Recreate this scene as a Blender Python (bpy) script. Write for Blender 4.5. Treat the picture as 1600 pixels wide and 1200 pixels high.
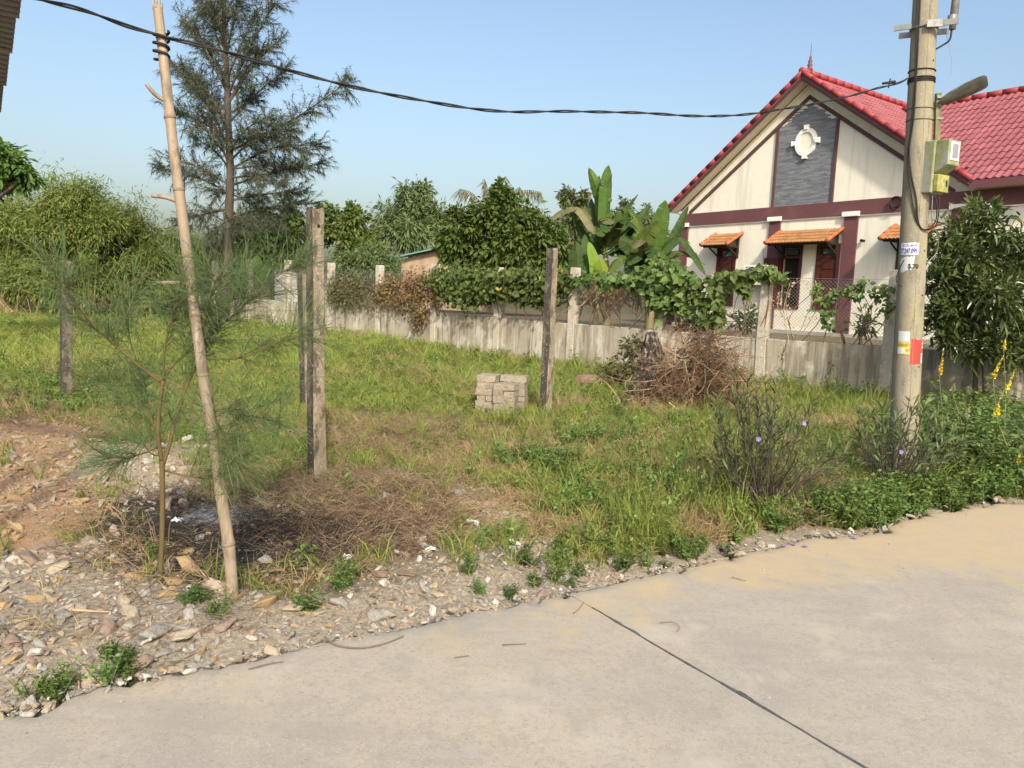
import bpy, bmesh, math, random
import numpy as np
from mathutils import Vector, Matrix, Euler

# ------------------------------------------------------------------ camera
scene = bpy.context.scene
for o in list(bpy.data.objects): bpy.data.objects.remove(o)
COL = scene.collection
F = 1200.0                                   # focal length in pixels of the 1600 px wide photograph
PITCH, ROLL, CAMZ = math.atan(138 / F), 0.04, 1.6
cam = bpy.data.cameras.new("camera"); camo = bpy.data.objects.new("camera", cam); COL.objects.link(camo)
CM = Matrix.Rotation(math.pi / 2 - PITCH, 4, 'X') @ Matrix.Rotation(ROLL, 4, 'Z')
camo.matrix_world = Matrix.Translation((0, 0, CAMZ)) @ CM
cam.sensor_width = 36; cam.lens = 36 * F / 1600; cam.clip_end = 3000; cam.clip_start = 0.05
scene.camera = camo
scene.render.resolution_x = 1024; scene.render.resolution_y = 768
scene.render.engine = 'CYCLES'

# ------------------------------------------------------------------ sky, sun, exposure
SUN_EL, SUN_AZ = math.radians(36), math.atan2(0.20, -0.98)      # azimuth measured from +Y towards +X
world = bpy.data.worlds.new("World"); scene.world = world; world.use_nodes = True
nt = world.node_tree
bg = nt.nodes['Background']
sky = nt.nodes.new('ShaderNodeTexSky'); sky.sky_type = 'NISHITA'; sky.sun_disc = False
sky.sun_elevation = SUN_EL; sky.sun_rotation = SUN_AZ
sky.air_density = 1.25; sky.dust_density = 4.9; sky.ozone_density = 1.8; sky.altitude = 0
nt.links.new(sky.outputs[0], bg.inputs[0]); bg.inputs[1].default_value = 0.11
sun = bpy.data.lights.new("sun", 'SUN'); sun.energy = 2.35; sun.angle = math.radians(3.0); sun.color = (1.0, 0.93, 0.78)
suno = bpy.data.objects.new("sun", sun); COL.objects.link(suno)
sdir = Vector((math.sin(SUN_AZ) * math.cos(SUN_EL), math.cos(SUN_AZ) * math.cos(SUN_EL), math.sin(SUN_EL)))
suno.rotation_euler = sdir.to_track_quat('Z', 'Y').to_euler()
suno.location = (4, -6, 12)
vs = scene.view_settings
vs.view_transform = 'Standard'; vs.look = 'None'; vs.exposure = 1.06; vs.gamma = 1; vs.use_curve_mapping = False

# ------------------------------------------------------------------ helpers
rng = np.random.default_rng(7); random.seed(7)
M3 = np.array(CM.to_3x3()); CP = np.array([0, 0, CAMZ])
def A(*a): return np.array(a, float)
def ray(x, y): return M3 @ A((x - 800) / F, -(y - 600) / F, -1)
def gp(x, y, z=0.0):
    d = ray(x, y); return CP + d * ((z - CAMZ) / d[2])          # point of the plane z = const seen at a photo pixel
def dp(x, y, Y):
    d = ray(x, y); return CP + d * (Y / d[1])                    # point at depth Y seen at a photo pixel
def unit(v): v = np.asarray(v, float); return v / (np.linalg.norm(v, axis=-1, keepdims=True) + 1e-12)

def hash2(i, j, s): 
    n = (i * 374761393 + j * 668265263 + s * 974634777) & 0x7fffffff
    n = ((n ^ (n >> 13)) * 1274126177) & 0x7fffffff
    return ((n ^ (n >> 16)) & 0xffff) / 65535.0
def vnoise(x, y, sc=1.0, seed=0):
    x = np.asarray(x, float) * sc + 1000; y = np.asarray(y, float) * sc + 1000
    i = np.floor(x).astype(np.int64); j = np.floor(y).astype(np.int64); u = x - i; v = y - j
    u = u * u * (3 - 2 * u); v = v * v * (3 - 2 * v)
    return ((hash2(i, j, seed) * (1 - u) + hash2(i + 1, j, seed) * u) * (1 - v)
            + (hash2(i, j + 1, seed) * (1 - u) + hash2(i + 1, j + 1, seed) * u) * v)
def fbm(x, y, sc=1.0, seed=0, oct=3):
    t = 0; a = .5
    for k in range(oct): t = t + a * vnoise(x, y, sc * 2 ** k, seed + k); a *= .5
    return t / (1 - .5 ** oct)
def sstep(a, b, x): t = np.clip((x - a) / (b - a), 0, 1); return t * t * (3 - 2 * t)

# ---- node materials
def mk(name, base, layers=(), rough=.85, bump=None, trans=0, rnd=0, hue=0, spec=.3, metal=0, coord='Object', attrs=()):
    """layers: (scale, lo, hi, colour, strength[, detail]); scale may be a 3-tuple for streaks. attrs: (attribute, colour, noise scale)"""
    m = bpy.data.materials.new(name); m.use_nodes = True; t = m.node_tree; N = t.nodes; L = t.links
    p = N['Principled BSDF']; out = N['Material Output']
    p.inputs['Roughness'].default_value = rough; p.inputs['Metallic'].default_value = metal
    p.inputs['Specular IOR Level'].default_value = spec
    tc = N.new('ShaderNodeTexCoord')
    rgb = N.new('ShaderNodeRGB'); rgb.outputs[0].default_value = (*base, 1); cur = rgb.outputs[0]
    def noise(scale, detail=5, rough_=.6):
        mp = N.new('ShaderNodeMapping'); L.new(tc.outputs[coord], mp.inputs[0])
        mp.inputs['Scale'].default_value = scale if isinstance(scale, tuple) else (scale,) * 3
        mp.inputs['Location'].default_value = (random.uniform(0, 30), random.uniform(0, 30), random.uniform(0, 30))
        n = N.new('ShaderNodeTexNoise'); n.inputs['Scale'].default_value = 1; n.inputs['Detail'].default_value = detail
        n.inputs['Roughness'].default_value = rough_
        L.new(mp.outputs[0], n.inputs['Vector']); return n.outputs['Fac']
    def mixc(fac, a, colour):
        x = N.new('ShaderNodeMix'); x.data_type = 'RGBA'; L.new(fac, x.inputs[0]); L.new(a, x.inputs[6])
        if isinstance(colour, tuple): x.inputs[7].default_value = (*colour, 1)
        else: L.new(colour, x.inputs[7])
        return x.outputs[2]
    def rng_(v, a, b, c, d, smooth=True):
        x = N.new('ShaderNodeMapRange'); L.new(v, x.inputs[0]); x.clamp = True
        if smooth: x.interpolation_type = 'SMOOTHSTEP'
        for k, q in zip((1, 2, 3, 4), (a, b, c, d)): x.inputs[k].default_value = q
        return x.outputs[0]
    for l in layers:
        cur = mixc(rng_(noise(l[0], l[5] if len(l) > 5 else 5), l[1], l[2], 0, l[4]), cur, l[3])
    for at, colour, sc in attrs:                     # vertex masks: what the soil itself is made of
        an = N.new('ShaderNodeAttribute'); an.attribute_name = at
        mth = N.new('ShaderNodeMath'); mth.operation = 'ADD'; L.new(an.outputs['Fac'], mth.inputs[0])
        nn = rng_(noise(sc, 6, .7), .25, .75, -.45, .45, False); L.new(nn, mth.inputs[1])
        c2 = mixc(rng_(noise(sc * 3.1, 6, .75), .35, .7, 0, 1), mixc_const(t, colour[0]), colour[1])
        cur = mixc(rng_(mth.outputs[0], .3, .75, 0, 1), cur, c2)
    if rnd or hue:
        g = N.new('ShaderNodeNewGeometry'); oi = N.new('ShaderNodeObjectInfo')
        ad = N.new('ShaderNodeMath'); ad.operation = 'ADD'; L.new(g.outputs['Random Per Island'], ad.inputs[0]); L.new(oi.outputs['Random'], ad.inputs[1])
        h = N.new('ShaderNodeHueSaturation'); L.new(cur, h.inputs['Color'])
        L.new(rng_(ad.outputs[0], 0, 2, 1 - rnd, 1 + rnd, False), h.inputs['Value'])
        L.new(rng_(oi.outputs['Random'], 0, 1, .5 - hue, .5 + hue, False), h.inputs['Hue'])
        cur = h.outputs[0]
    L.new(cur, p.inputs['Base Color'])
    if bump:
        b = N.new('ShaderNodeBump'); b.inputs['Strength'].default_value = bump[1]; b.inputs['Distance'].default_value = bump[2] if len(bump) > 2 else .02
        L.new(noise(bump[0], 6, .65), b.inputs['Height']); L.new(b.outputs[0], p.inputs['Normal'])
    if trans:
        tr = N.new('ShaderNodeBsdfTranslucent'); L.new(cur, tr.inputs[0])
        mx = N.new('ShaderNodeMixShader'); mx.inputs[0].default_value = trans
        L.new(p.outputs[0], mx.inputs[1]); L.new(tr.outputs[0], mx.inputs[2]); L.new(mx.outputs[0], out.inputs[0])
    return m
def mixc_const(t, colour):
    n = t.nodes.new('ShaderNodeRGB'); n.outputs[0].default_value = (*colour, 1); return n.outputs[0]

# ---- object helpers
def tag(o, label=None, cat=None, group=None, kind=None):
    if label: o['label'] = label
    if cat: o['category'] = cat
    if group: o['group'] = group
    if kind: o['kind'] = kind
    return o
def link(name, me, mat=None, parent=None, smooth=False):
    o = bpy.data.objects.new(name, me); COL.objects.link(o)
    if mat is not None and not me.materials: me.materials.append(mat)
    if parent is not None: o.parent = parent
    if smooth: me.shade_smooth()
    elif len(me.polygons) and not me.get('keep_shading'): me.shade_flat()
    return o
def empty(name, loc=(0, 0, 0), rz=0.0):
    o = bpy.data.objects.new(name, None); COL.objects.link(o); o.location = loc; o.rotation_euler = (0, 0, rz)
    o.empty_display_size = .1
    return o
def np_mesh(name, V, faces):
    """V (n,3); faces: list of (m,k) integer arrays"""
    me = bpy.data.meshes.new(name); V = np.asarray(V, np.float32)
    me.vertices.add(len(V)); me.vertices.foreach_set('co', V.ravel())
    faces = [np.asarray(f, np.int32) for f in faces if len(f)]
    nl = sum(f.size for f in faces); npoly = sum(len(f) for f in faces)
    me.loops.add(nl); me.polygons.add(npoly)
    me.loops.foreach_set('vertex_index', np.concatenate([f.ravel() for f in faces]))
    tot = np.concatenate([np.full(len(f), f.shape[1], np.int32) for f in faces])
    me.polygons.foreach_set('loop_start', np.concatenate([[0], np.cumsum(tot)[:-1]]).astype(np.int32))
    me.update(calc_edges=True); me.validate(); return me
LEAF = {   # (along, across, lift), faces
 'diamond': ([(0, 0, 0), (.42, -.5, .0), (1, 0, 0), (.42, .5, .0)], [(0, 1, 2, 3)]),
 'needle': ([(0, -.5, 0), (1, 0, 0), (0, .5, 0)], [(0, 1, 2)]),
 'oval': ([(0, 0, 0), (.28, -.42, .12), (.68, -.4, .12), (1, 0, 0), (.68, .4, .12), (.28, .42, .12)], [(0, 1, 2, 3), (0, 3, 4, 5)]),
 'lobed': ([(0, 0, 0), (-.1, -.4, .1), (.35, -.55, .12), (.6, -.3, .05), (1, 0, 0), (.6, .3, .05), (.35, .55, .12), (-.1, .4, .1)], [(0, 1, 2, 3), (0, 3, 4, 5), (0, 5, 6, 7)]),
 'strap': ([(0, -.3, 0), (.35, -.5, 0), (.7, -.36, 0), (1, 0, 0), (.7, .36, 0), (.35, .5, 0), (0, .3, 0)], [(0, 1, 5, 6), (1, 2, 4, 5), (2, 3, 4)]),
}
class NB:
    """collects numpy geometry for one mesh"""
    def __init__(s): s.V = []; s.F = {}; s.n = 0
    def add(s, V, faces):
        V = np.asarray(V, float).reshape(-1, 3); s.V.append(V)
        for f in faces:
            f = np.asarray(f, np.int64)
            if len(f): s.F.setdefault(f.shape[1], []).append(f + s.n)
        s.n += len(V)
    def leaves(s, P, D, Nn, L, W, kind='diamond', droop=.15):
        P = np.atleast_2d(P); n = len(P); D = unit(np.broadcast_to(D, (n, 3))); Nn = np.broadcast_to(Nn, (n, 3))
        S = unit(np.cross(D, Nn)); Nn = np.cross(S, D); L = np.broadcast_to(L, (n,))[:, None, None]; W = np.broadcast_to(W, (n,))[:, None, None]
        T, fs = LEAF[kind]; T = np.array(T)
        t = T[None, :, 0:1]
        V = P[:, None] + D[:, None] * L * t + S[:, None] * W * T[None, :, 1:2] + Nn[:, None] * (W * T[None, :, 2:3]) + A(0, 0, -1) * (droop * L * t * t)
        k = len(T); off = (np.arange(n) * k)[:, None]
        by = {}
        for f in fs: by.setdefault(len(f), []).append(off + np.array(f)[None])
        s.add(V, [np.concatenate(v) for v in by.values()])
    def sticks(s, P0, P1, r0, r1, k=3):
        P0 = np.atleast_2d(P0); P1 = np.atleast_2d(P1); n = len(P0); D = unit(P1 - P0)
        ref = np.where(np.abs(D[:, 2:3]) > .9, A(1, 0, 0)[None], A(0, 0, 1)[None])
        U = unit(np.cross(D, ref)); W = np.cross(D, U)
        r0 = np.broadcast_to(r0, (n,)); r1 = np.broadcast_to(r1, (n,))
        a = np.arange(k) * 2 * math.pi / k
        ring = U[:, None] * np.cos(a)[None, :, None] + W[:, None] * np.sin(a)[None, :, None]
        V = np.concatenate([P0[:, None] + ring * r0[:, None, None], P1[:, None] + ring * r1[:, None, None]], 1)
        off = (np.arange(n) * 2 * k)[:, None]
        fs = [off + np.array([i, (i + 1) % k, (i + 1) % k + k, i + k])[None] for i in range(k)]
        s.add(V, [np.concatenate(fs)])
    def tube(s, pts, radii, k=8, cap=True, squash=None):
        pts = np.asarray(pts, float); n = len(pts); radii = np.broadcast_to(radii, (n,))
        T = unit(np.gradient(pts, axis=0)); ref = A(1, 0, 0) if abs(T[0][2]) > .8 else A(0, 0, 1)
        U = unit(np.cross(T[0], ref)); Vs = []
        a = np.arange(k) * 2 * math.pi / k
        for i in range(n):
            U = unit(U - T[i] * np.dot(U, T[i])); W = np.cross(T[i], U)
            Vs.append(pts[i] + radii[i] * (np.cos(a)[:, None] * U + np.sin(a)[:, None] * W))
        fs = []
        for i in range(n - 1):
            for j in range(k): fs.append((i * k + j, i * k + (j + 1) % k, (i + 1) * k + (j + 1) % k, (i + 1) * k + j))
        caps = [[tuple(range(k - 1, -1, -1)), tuple(range((n - 1) * k, n * k))]] if cap else []
        s.add(np.concatenate(Vs), [fs] + caps)
    def box(s, x0, x1, y0, y1, z0, z1):
        V = [(x, y, z) for z in (z0, z1) for y in (y0, y1) for x in (x0, x1)]
        s.add(V, [[(0, 2, 3, 1), (4, 5, 7, 6), (0, 1, 5, 4), (2, 6, 7, 3), (0, 4, 6, 2), (1, 3, 7, 5)]])
    def boxes(s, C, H):
        """axis aligned boxes, centres C (n,3), half sizes H (n,3)"""
        C = np.asarray(C); H = np.asarray(H); sg = np.array([(x, y, z) for z in (-1, 1) for y in (-1, 1) for x in (-1, 1)])
        V = C[:, None] + H[:, None] * sg[None]; off = (np.arange(len(C)) * 8)[:, None]
        s.add(V, [np.concatenate([off + np.array(f)[None] for f in [(0, 2, 3, 1), (4, 5, 7, 6), (0, 1, 5, 4), (2, 6, 7, 3), (0, 4, 6, 2), (1, 3, 7, 5)]])])
    def prism(s, poly, y0, y1):
        """polygon in (x,z) extruded along y"""
        n = len(poly); V = [(x, y0, z) for x, z in poly] + [(x, y1, z) for x, z in poly]
        s.add(V, [[tuple(range(n - 1, -1, -1))], [tuple(range(n, 2 * n))], [(i, (i + 1) % n, (i + 1) % n + n, i + n) for i in range(n)]])
    def lathe(s, prof, k=16, c=(0, 0, 0)):
        n = len(prof); V = [(c[0] + r * math.cos(2 * math.pi * j / k), c[1] + r * math.sin(2 * math.pi * j / k), c[2] + z) for r, z in prof for j in range(k)]
        s.add(V, [[(i * k + j, i * k + (j + 1) % k, (i + 1) * k + (j + 1) % k, (i + 1) * k + j) for i in range(n - 1) for j in range(k)],
                  [tuple(range(k - 1, -1, -1)), tuple(range((n - 1) * k, n * k))]])
    def xform(s, Mx):
        R = np.array(Mx.to_3x3()); T = np.array(Mx.translation); s.V = [v @ R.T + T for v in s.V]; return s
    def mesh(s, name): return np_mesh(name, np.concatenate(s.V), [np.concatenate(f) for f in s.F.values()])
    def build(s, name, mat, parent=None, smooth=False, bevel=0):
        V = np.concatenate(s.V)
        o = link(name, np_mesh(name, V, [np.concatenate(f) for f in s.F.values()]), mat, parent, smooth)
        if bevel:
            md = o.modifiers.new('bevel', 'BEVEL'); md.width = bevel; md.segments = 2; md.limit_method = 'ANGLE'
        return o
def rel(o, base):
    """points given in the world, thing rooted at base: move the mesh back so that the parent Empty stands at the base"""
    o.data.transform(Matrix.Translation(-Vector(base))); return o
def copy_obj(o, parent=None):
    c = o.copy(); COL.objects.link(c); c.parent = parent; return c
def spline(pts, n):
    pts = np.asarray(pts, float); m = len(pts); out = []
    tt = np.linspace(0, m - 1, n)
    for t in tt:
        i = min(int(t), m - 2); u = t - i
        p0, p1, p2, p3 = pts[max(i - 1, 0)], pts[i], pts[i + 1], pts[min(i + 2, m - 1)]
        out.append(.5 * (2 * p1 + (p2 - p0) * u + (2 * p0 - 5 * p1 + 4 * p2 - p3) * u * u + (3 * p1 - p0 - 3 * p2 + p3) * u ** 3))
    return np.array(out)
def rvec(n): return unit(rng.normal(size=(n, 3)))
# ------------------------------------------------------------------ road edge and terrain height
EDGE_PX = [(0,1112),(70,1102),(112,1084),(168,1072),(224,1060),(301,1044),(367,1030),(437,1018),(500,1004),(596,986),(659,972),(715,957),
           (778,948),(813,937),(879,930),(900,920),(960,906),(1040,890),(1120,872),(1187,856),(1264,839),(1320,835),(1376,828),(1393,818),(1411,809),
           (1446,800),(1495,793),(1544,785),(1600,786)]
E0 = np.array([gp(x, y)[:2] for x, y in EDGE_PX])
EDGE = np.concatenate([[(-40, -16), (-14, -4.4), (-6, .55), (-3.2, 2.0)], E0, [(6.6, 7.2), (10, 8.6), (20, 11.5), (60, 22)]])
def edge_sd(x, y):
    """distance to the road's edge, positive on the lot's side"""
    x = np.asarray(x, float); y = np.asarray(y, float); best = np.full(x.shape, 1e9); sg = np.ones(x.shape)
    for a, b in zip(EDGE[:-1], EDGE[1:]):
        d = b - a; t = np.clip(((x - a[0]) * d[0] + (y - a[1]) * d[1]) / (d @ d), 0, 1)
        ex = x - a[0] - t * d[0]; ey = y - a[1] - t * d[1]; q = np.hypot(ex, ey)
        cr = d[0] * (y - a[1]) - d[1] * (x - a[0]); up = q < best
        best = np.where(up, q, best); sg = np.where(up, np.sign(cr), sg)
    return best * sg
def poly_px(pts, z=0): return np.array([gp(x, y, z)[:2] for x, y in pts])
def poly_sd(x, y, poly):
    """positive inside"""
    x = np.asarray(x, float); y = np.asarray(y, float); best = np.full(x.shape, 1e9); ins = np.zeros(x.shape, bool)
    n = len(poly)
    for i in range(n):
        a = poly[i]; b = poly[(i + 1) % n]; d = b - a
        t = np.clip(((x - a[0]) * d[0] + (y - a[1]) * d[1]) / (d @ d + 1e-12), 0, 1)
        best = np.minimum(best, np.hypot(x - a[0] - t * d[0], y - a[1] - t * d[1]))
        c = ((a[1] > y) != (b[1] > y)) & (x < (b[0] - a[0]) * (y - a[1]) / (b[1] - a[1] + 1e-12) + a[0]); ins ^= c
    return np.where(ins, best, -best)
REG = {
 'clay':  poly_px([(-260,665),(60,660),(150,690),(190,745),(170,790),(110,850),(40,880),(-300,900)]),
 'rubble': poly_px([(-420,870),(60,862),(150,850),(200,880),(300,910),(420,915),(560,925),(660,905),(800,900),(960,880),(1040,872),(960,912),(700,965),(300,1050),(0,1120),(-420,1230)]),
 'gravel': poly_px([(130,695),(330,700),(340,770),(260,800),(170,790),(120,745)]),
 'burnt': poly_px([(160,785),(300,775),(440,780),(500,820),(600,850),(560,895),(420,915),(300,915),(220,895),(185,850)]),
 'ash': poly_px([(290,790),(390,780),(450,795),(440,815),(340,822),(280,815)]),
 'straw': poly_px([(385,775),(440,740),(520,745),(600,740),(700,752),(740,790),(730,840),(640,880),(520,885),(440,860)]),
 'drygrass': poly_px([(510,665),(680,650),(790,672),(760,720),(640,715),(530,725)]),
 'dirt': poly_px([(560,860),(700,850),(900,855),(960,880),(900,910),(700,940),(560,940),(450,930)]),
 'sand': poly_px([(690,750),(800,775),(880,830),(900,858),(830,868),(760,850),(690,840),(700,790)]),
}
W0 = A(-8.81, 25.6, 0); WD = A(1.684, -1.4, 0); WL = np.linalg.norm(WD); Wu = WD / WL; Wn = A(-Wu[1], Wu[0], 0)   # Wn points away from the camera
def wall_sd(x, y): return (np.asarray(x) - W0[0]) * Wn[0] + (np.asarray(y) - W0[1]) * Wn[1]
MOUND = gp(590, 790)[:2]; BUMP2 = gp(640, 690)[:2]
def height(x, y):
    x = np.asarray(x, float); y = np.asarray(y, float)
    sd = edge_sd(x, y)
    h = -.035 + .05 * sstep(.05, .5, sd) + .05 * (fbm(x, y, .9, 3) - .5) * sstep(.1, .8, sd) + .035 * (fbm(x, y, 5, 9) - .5)
    h = h + .13 * np.exp(-((x - MOUND[0]) ** 2 + (y - MOUND[1]) ** 2) / .35) + .08 * np.exp(-((x - BUMP2[0]) ** 2 + (y - BUMP2[1]) ** 2) / .5)
    h = h + .18 * sstep(12, 22, y) * sstep(3, -6, x) + .06 * sstep(2, 8, sd)
    h = h + .08 * (fbm(x, y, .25, 21) - .5) * sstep(1, 4, sd)
    return np.where(sd < .02, -.13, np.where(sd < .1, np.minimum(h, -.02), h))

# ------------------------------------------------------------------ ground sheet
def axis_(lo, hi, st, far, grow=1.22):
    a = list(np.arange(lo, hi + 1e-6, st)); s = st
    while a[-1] < far: s *= grow; a.append(a[-1] + s)
    s = st
    while a[0] > -far: s *= grow; a.insert(0, a[0] - s)
    return np.array(a)
gx = axis_(-6, 7.5, .06, 900); gy = axis_(1.6, 11, .06, 900)
GX, GY = np.meshgrid(gx, gy); GZ = height(GX, GY)
V = np.stack([GX, GY, GZ], -1).reshape(-1, 3); nx = len(gx); ny = len(gy)
I, J = np.meshgrid(np.arange(nx - 1), np.arange(ny - 1)); q = (J * nx + I).ravel()
gm = np_mesh('ground', V, [np.stack([q, q + 1, q + nx + 1, q + nx], 1)])
def reg(k, x, y, w=.25): return sstep(-w, w, poly_sd(x, y, REG[k]) + .35 * (fbm(x, y, 1.7, 55) - .5))
for k in REG:
    at = gm.attributes.new(k, 'FLOAT', 'POINT'); at.data.foreach_set('value', reg(k, V[:, 0], V[:, 1]).astype(np.float32))
at = gm.attributes.new('bare', 'FLOAT', 'POINT'); sdv = edge_sd(V[:, 0], V[:, 1])
at.data.foreach_set('value', (sstep(.55, .1, sdv)).astype(np.float32))
m_ground = mk('soil', (.085, .078, .035), [(1.2, .4, .7, (.13, .095, .045), .9), (14, .45, .7, (.05, .05, .02), .7), (40, .5, .75, (.2, .17, .09), .5)],
    rough=.95, bump=(35, .6, .03), spec=.1, attrs=[
    ('dirt', ((.26, .215, .15), (.13, .105, .075)), 8), ('drygrass', ((.20, .15, .085), (.12, .10, .05)), 6), ('straw', ((.17, .12, .075), (.09, .065, .042)), 6), ('bare', ((.30, .255, .19), (.17, .145, .11)), 9),
    ('rubble', ((.32, .275, .21), (.16, .135, .105)), 11), ('clay', ((.35, .205, .105), (.29, .215, .145)), 8),
    ('gravel', ((.42, .34, .24), (.24, .19, .13)), 11), ('sand', ((.44, .32, .19), (.27, .20, .13)), 6),
    ('burnt', ((.035, .033, .03), (.085, .07, .055)), 6), ('ash', ((.34, .34, .34), (.12, .12, .12)), 9)])
ground = tag(link('ground', gm, m_ground, smooth=True), kind='structure')

# ------------------------------------------------------------------ road: two cast concrete slabs and the joint between them
JD = unit(gp(1392, 1222)[:2] - gp(925, 950)[:2]); JP = gp(925, 950)[:2]
JN = A(-JD[1], JD[0])
m_road = mk('road_concrete', (.32, .288, .24), [(.55, .45, .66, (.38, .32, .235), .7), (1.6, .45, .68, (.27, .252, .222), .7), (.9, .5, .72, (.37, .34, .295), .6), (4.5, .53, .66, (.25, .232, .205), .4),
    (.3, .5, .7, (.38, .32, .24), .4), (38, .45, .70, (.25, .228, .195), .55, 8), (120, .54, .70, (.43, .395, .34), .6, 3), (75, .58, .68, (.20, .18, .155), .5, 2), ((.5, 2.2, 1), .52, .68, (.26, .24, .205), .55), (7, .52, .70, (.27, .25, .215), .65), (2.5, .52, .72, (.41, .37, .30), .6), ((2, 9, 1), .55, .72, (.35, .32, .275), .35)],
    rough=.9, bump=(90, .25, .006), spec=.2, attrs=[('dust', ((.40, .315, .20), (.35, .295, .21)), 2.5)])
def fine_edge():
    out = []
    for a, b in zip(EDGE[:-1], EDGE[1:]):
        n = max(2, int(np.linalg.norm(b - a) / (.022 if np.linalg.norm(a) < 12 else 1.5)))
        for t in np.arange(n) / n: out.append(a + (b - a) * t)
    return np.array(out)
FE = fine_edge()
jag = .10 * (fbm(FE[:, 0], FE[:, 1], 2.2, 77) - .5) + .11 * (fbm(FE[:, 0], FE[:, 1], 8, 78) - .5) + .075 * (fbm(FE[:, 0], FE[:, 1], 24, 79) - .5)
road = tag(empty('road', (0, 0, 0)), kind='structure')
side = (FE - JP) @ JN                     # which side of the joint
_i = int(np.argmin(np.where(np.linalg.norm(FE - JP, axis=1) < 1.5, np.abs(side), 9))); JE = JP + JD * float((FE[_i] - JP) @ JD)   # where the joint meets the edge
depths = np.concatenate([[0, .015, .05], np.arange(.12, 4.6, .12), [5.2, 6.2, 7.5]])
def slab(mask, gap):
    P = FE[mask]; j = jag[mask]
    if gap > 0: P = np.concatenate([[JE + JN * gap], P]); j = np.concatenate([[j[0]], j])
    else: P = np.concatenate([P, [JE + JN * gap]]); j = np.concatenate([j, [j[-1]]])
    n = len(P); Vv = []; du = []
    for k, dd in enumerate(depths):
        Q = P + JD * (dd + j * max(0, 1 - dd / .5))[:, None]
        z = (-.09 if k == 0 else (-.012 if k == 1 else 0.0)) + .012 * (fbm(Q[:, 0], Q[:, 1], .6, 5) - .5) + (.006 * (fbm(Q[:, 0], Q[:, 1], 12, 6) - .5) if dd < .3 else 0)
        if k == 0: Q = Q + JD * .004
        Vv.append(np.column_stack([Q, z]))
        sdq = -edge_sd(Q[:, 0], Q[:, 1])
        du.append(np.clip(.75 * sstep(.9, .1, sdq) * (.25 + .75 * sstep(-1.5, 2.5, Q[:, 0])) + .75 * sstep(1.2, 3.6, Q[:, 0]) * sstep(3.4, 5, Q[:, 1]) + .25 * (fbm(Q[:, 0], Q[:, 1], .8, 31) - .35), 0, 1))
    Vv = np.concatenate(Vv); I, J = np.meshgrid(np.arange(n - 1), np.arange(len(depths) - 1)); q = (J * n + I).ravel()
    me = np_mesh('slab', Vv, [np.stack([q, q + n, q + n + 1, q + 1], 1)])
    at = me.attributes.new('dust', 'FLOAT', 'POINT'); at.data.foreach_set('value', np.concatenate(du).astype(np.float32))
    return link('slab', me, m_road, road, True)
L_ = side < -.008; R_ = side > .008
if FE[L_][:, 0].mean() > FE[R_][:, 0].mean(): pass
sl = slab(L_, -.002) if FE[L_][0, 0] < FE[R_][0, 0] else slab(R_, .002)
sr = slab(R_, .002) if FE[L_][0, 0] < FE[R_][0, 0] else slab(L_, -.002)
m_bit = mk('bitumen', (.07, .068, .066), [(30, .4, .7, (.12, .12, .12), .7)], rough=.7, bump=(60, .5, .01))
nb = NB(); s_ = np.arange(0, 7, .02); wob = .022 * (fbm(s_, s_ * 0, 1.3, 4) - .5) + .008 * (fbm(s_, s_ * 0, 9, 14) - .5)
ww = .0012 + .024 * sstep(.45, .62, fbm(s_, s_ * 0 + 9, 1.6, 41)) * fbm(s_, s_ * 0, 14, 42) + .035 * np.exp(-((s_ - 1.83) / .07) ** 2) * (.4 + fbm(s_, s_ * 0, 22, 43)) + .004 * fbm(s_, s_ * 0, 30, 44)
wr = .0012 + .020 * sstep(.45, .62, fbm(s_, s_ * 0 + 19, 1.6, 45)) * fbm(s_, s_ * 0, 16, 46) + .03 * np.exp(-((s_ - 1.95) / .1) ** 2) + .003 * fbm(s_, s_ * 0, 30, 47)
Lp = JP + JD * s_[:, None] + JN * (wob + ww)[:, None]; Rp = JP + JD * s_[:, None] + JN * (wob - wr)[:, None]
zz = .012 * (fbm(Lp[:, 0], Lp[:, 1], .6, 5) - .5) + .0035
n = len(s_); i = np.arange(n - 1)
nb.add(np.concatenate([np.column_stack([Lp, zz]), np.column_stack([Rp, zz]), np.column_stack([Rp, zz - .03])]), [np.stack([i, i + 1, i + 1 + n, i + n], 1)[:, ::-1], np.stack([i + n, i + n + 1, i + 1 + 2 * n, i + 2 * n], 1)])
tag(nb.build('joint_filler', m_bit, road), 'black bitumen filler in the slab joint')

# ------------------------------------------------------------------ raised yard behind the boundary wall
m_yard = mk('yard_soil', (.16, .12, .075), [(2, .4, .65, (.09, .085, .04), .8), (20, .45, .7, (.22, .18, .12), .5)], rough=.95, bump=(20, .5, .03), spec=.1)
nb = NB(); yc = []
for t in np.arange(-5, 26, 1.0):
    for k, d in enumerate([.07, 1.5, 4, 10, 30]):
        p = W0 + WD * t + Wn * d; yc.append((p[0], p[1], .90 + .05 * vnoise(p[0], p[1], .8, 3) - (.25 if k == 4 else 0)))
n = 31; nb.add(yc, [[(i * 5 + k, i * 5 + 5 + k, i * 5 + 6 + k, i * 5 + 1 + k) for i in range(n - 1) for k in range(4)]])
tag(nb.build('yard', m_yard), kind='structure')
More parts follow.
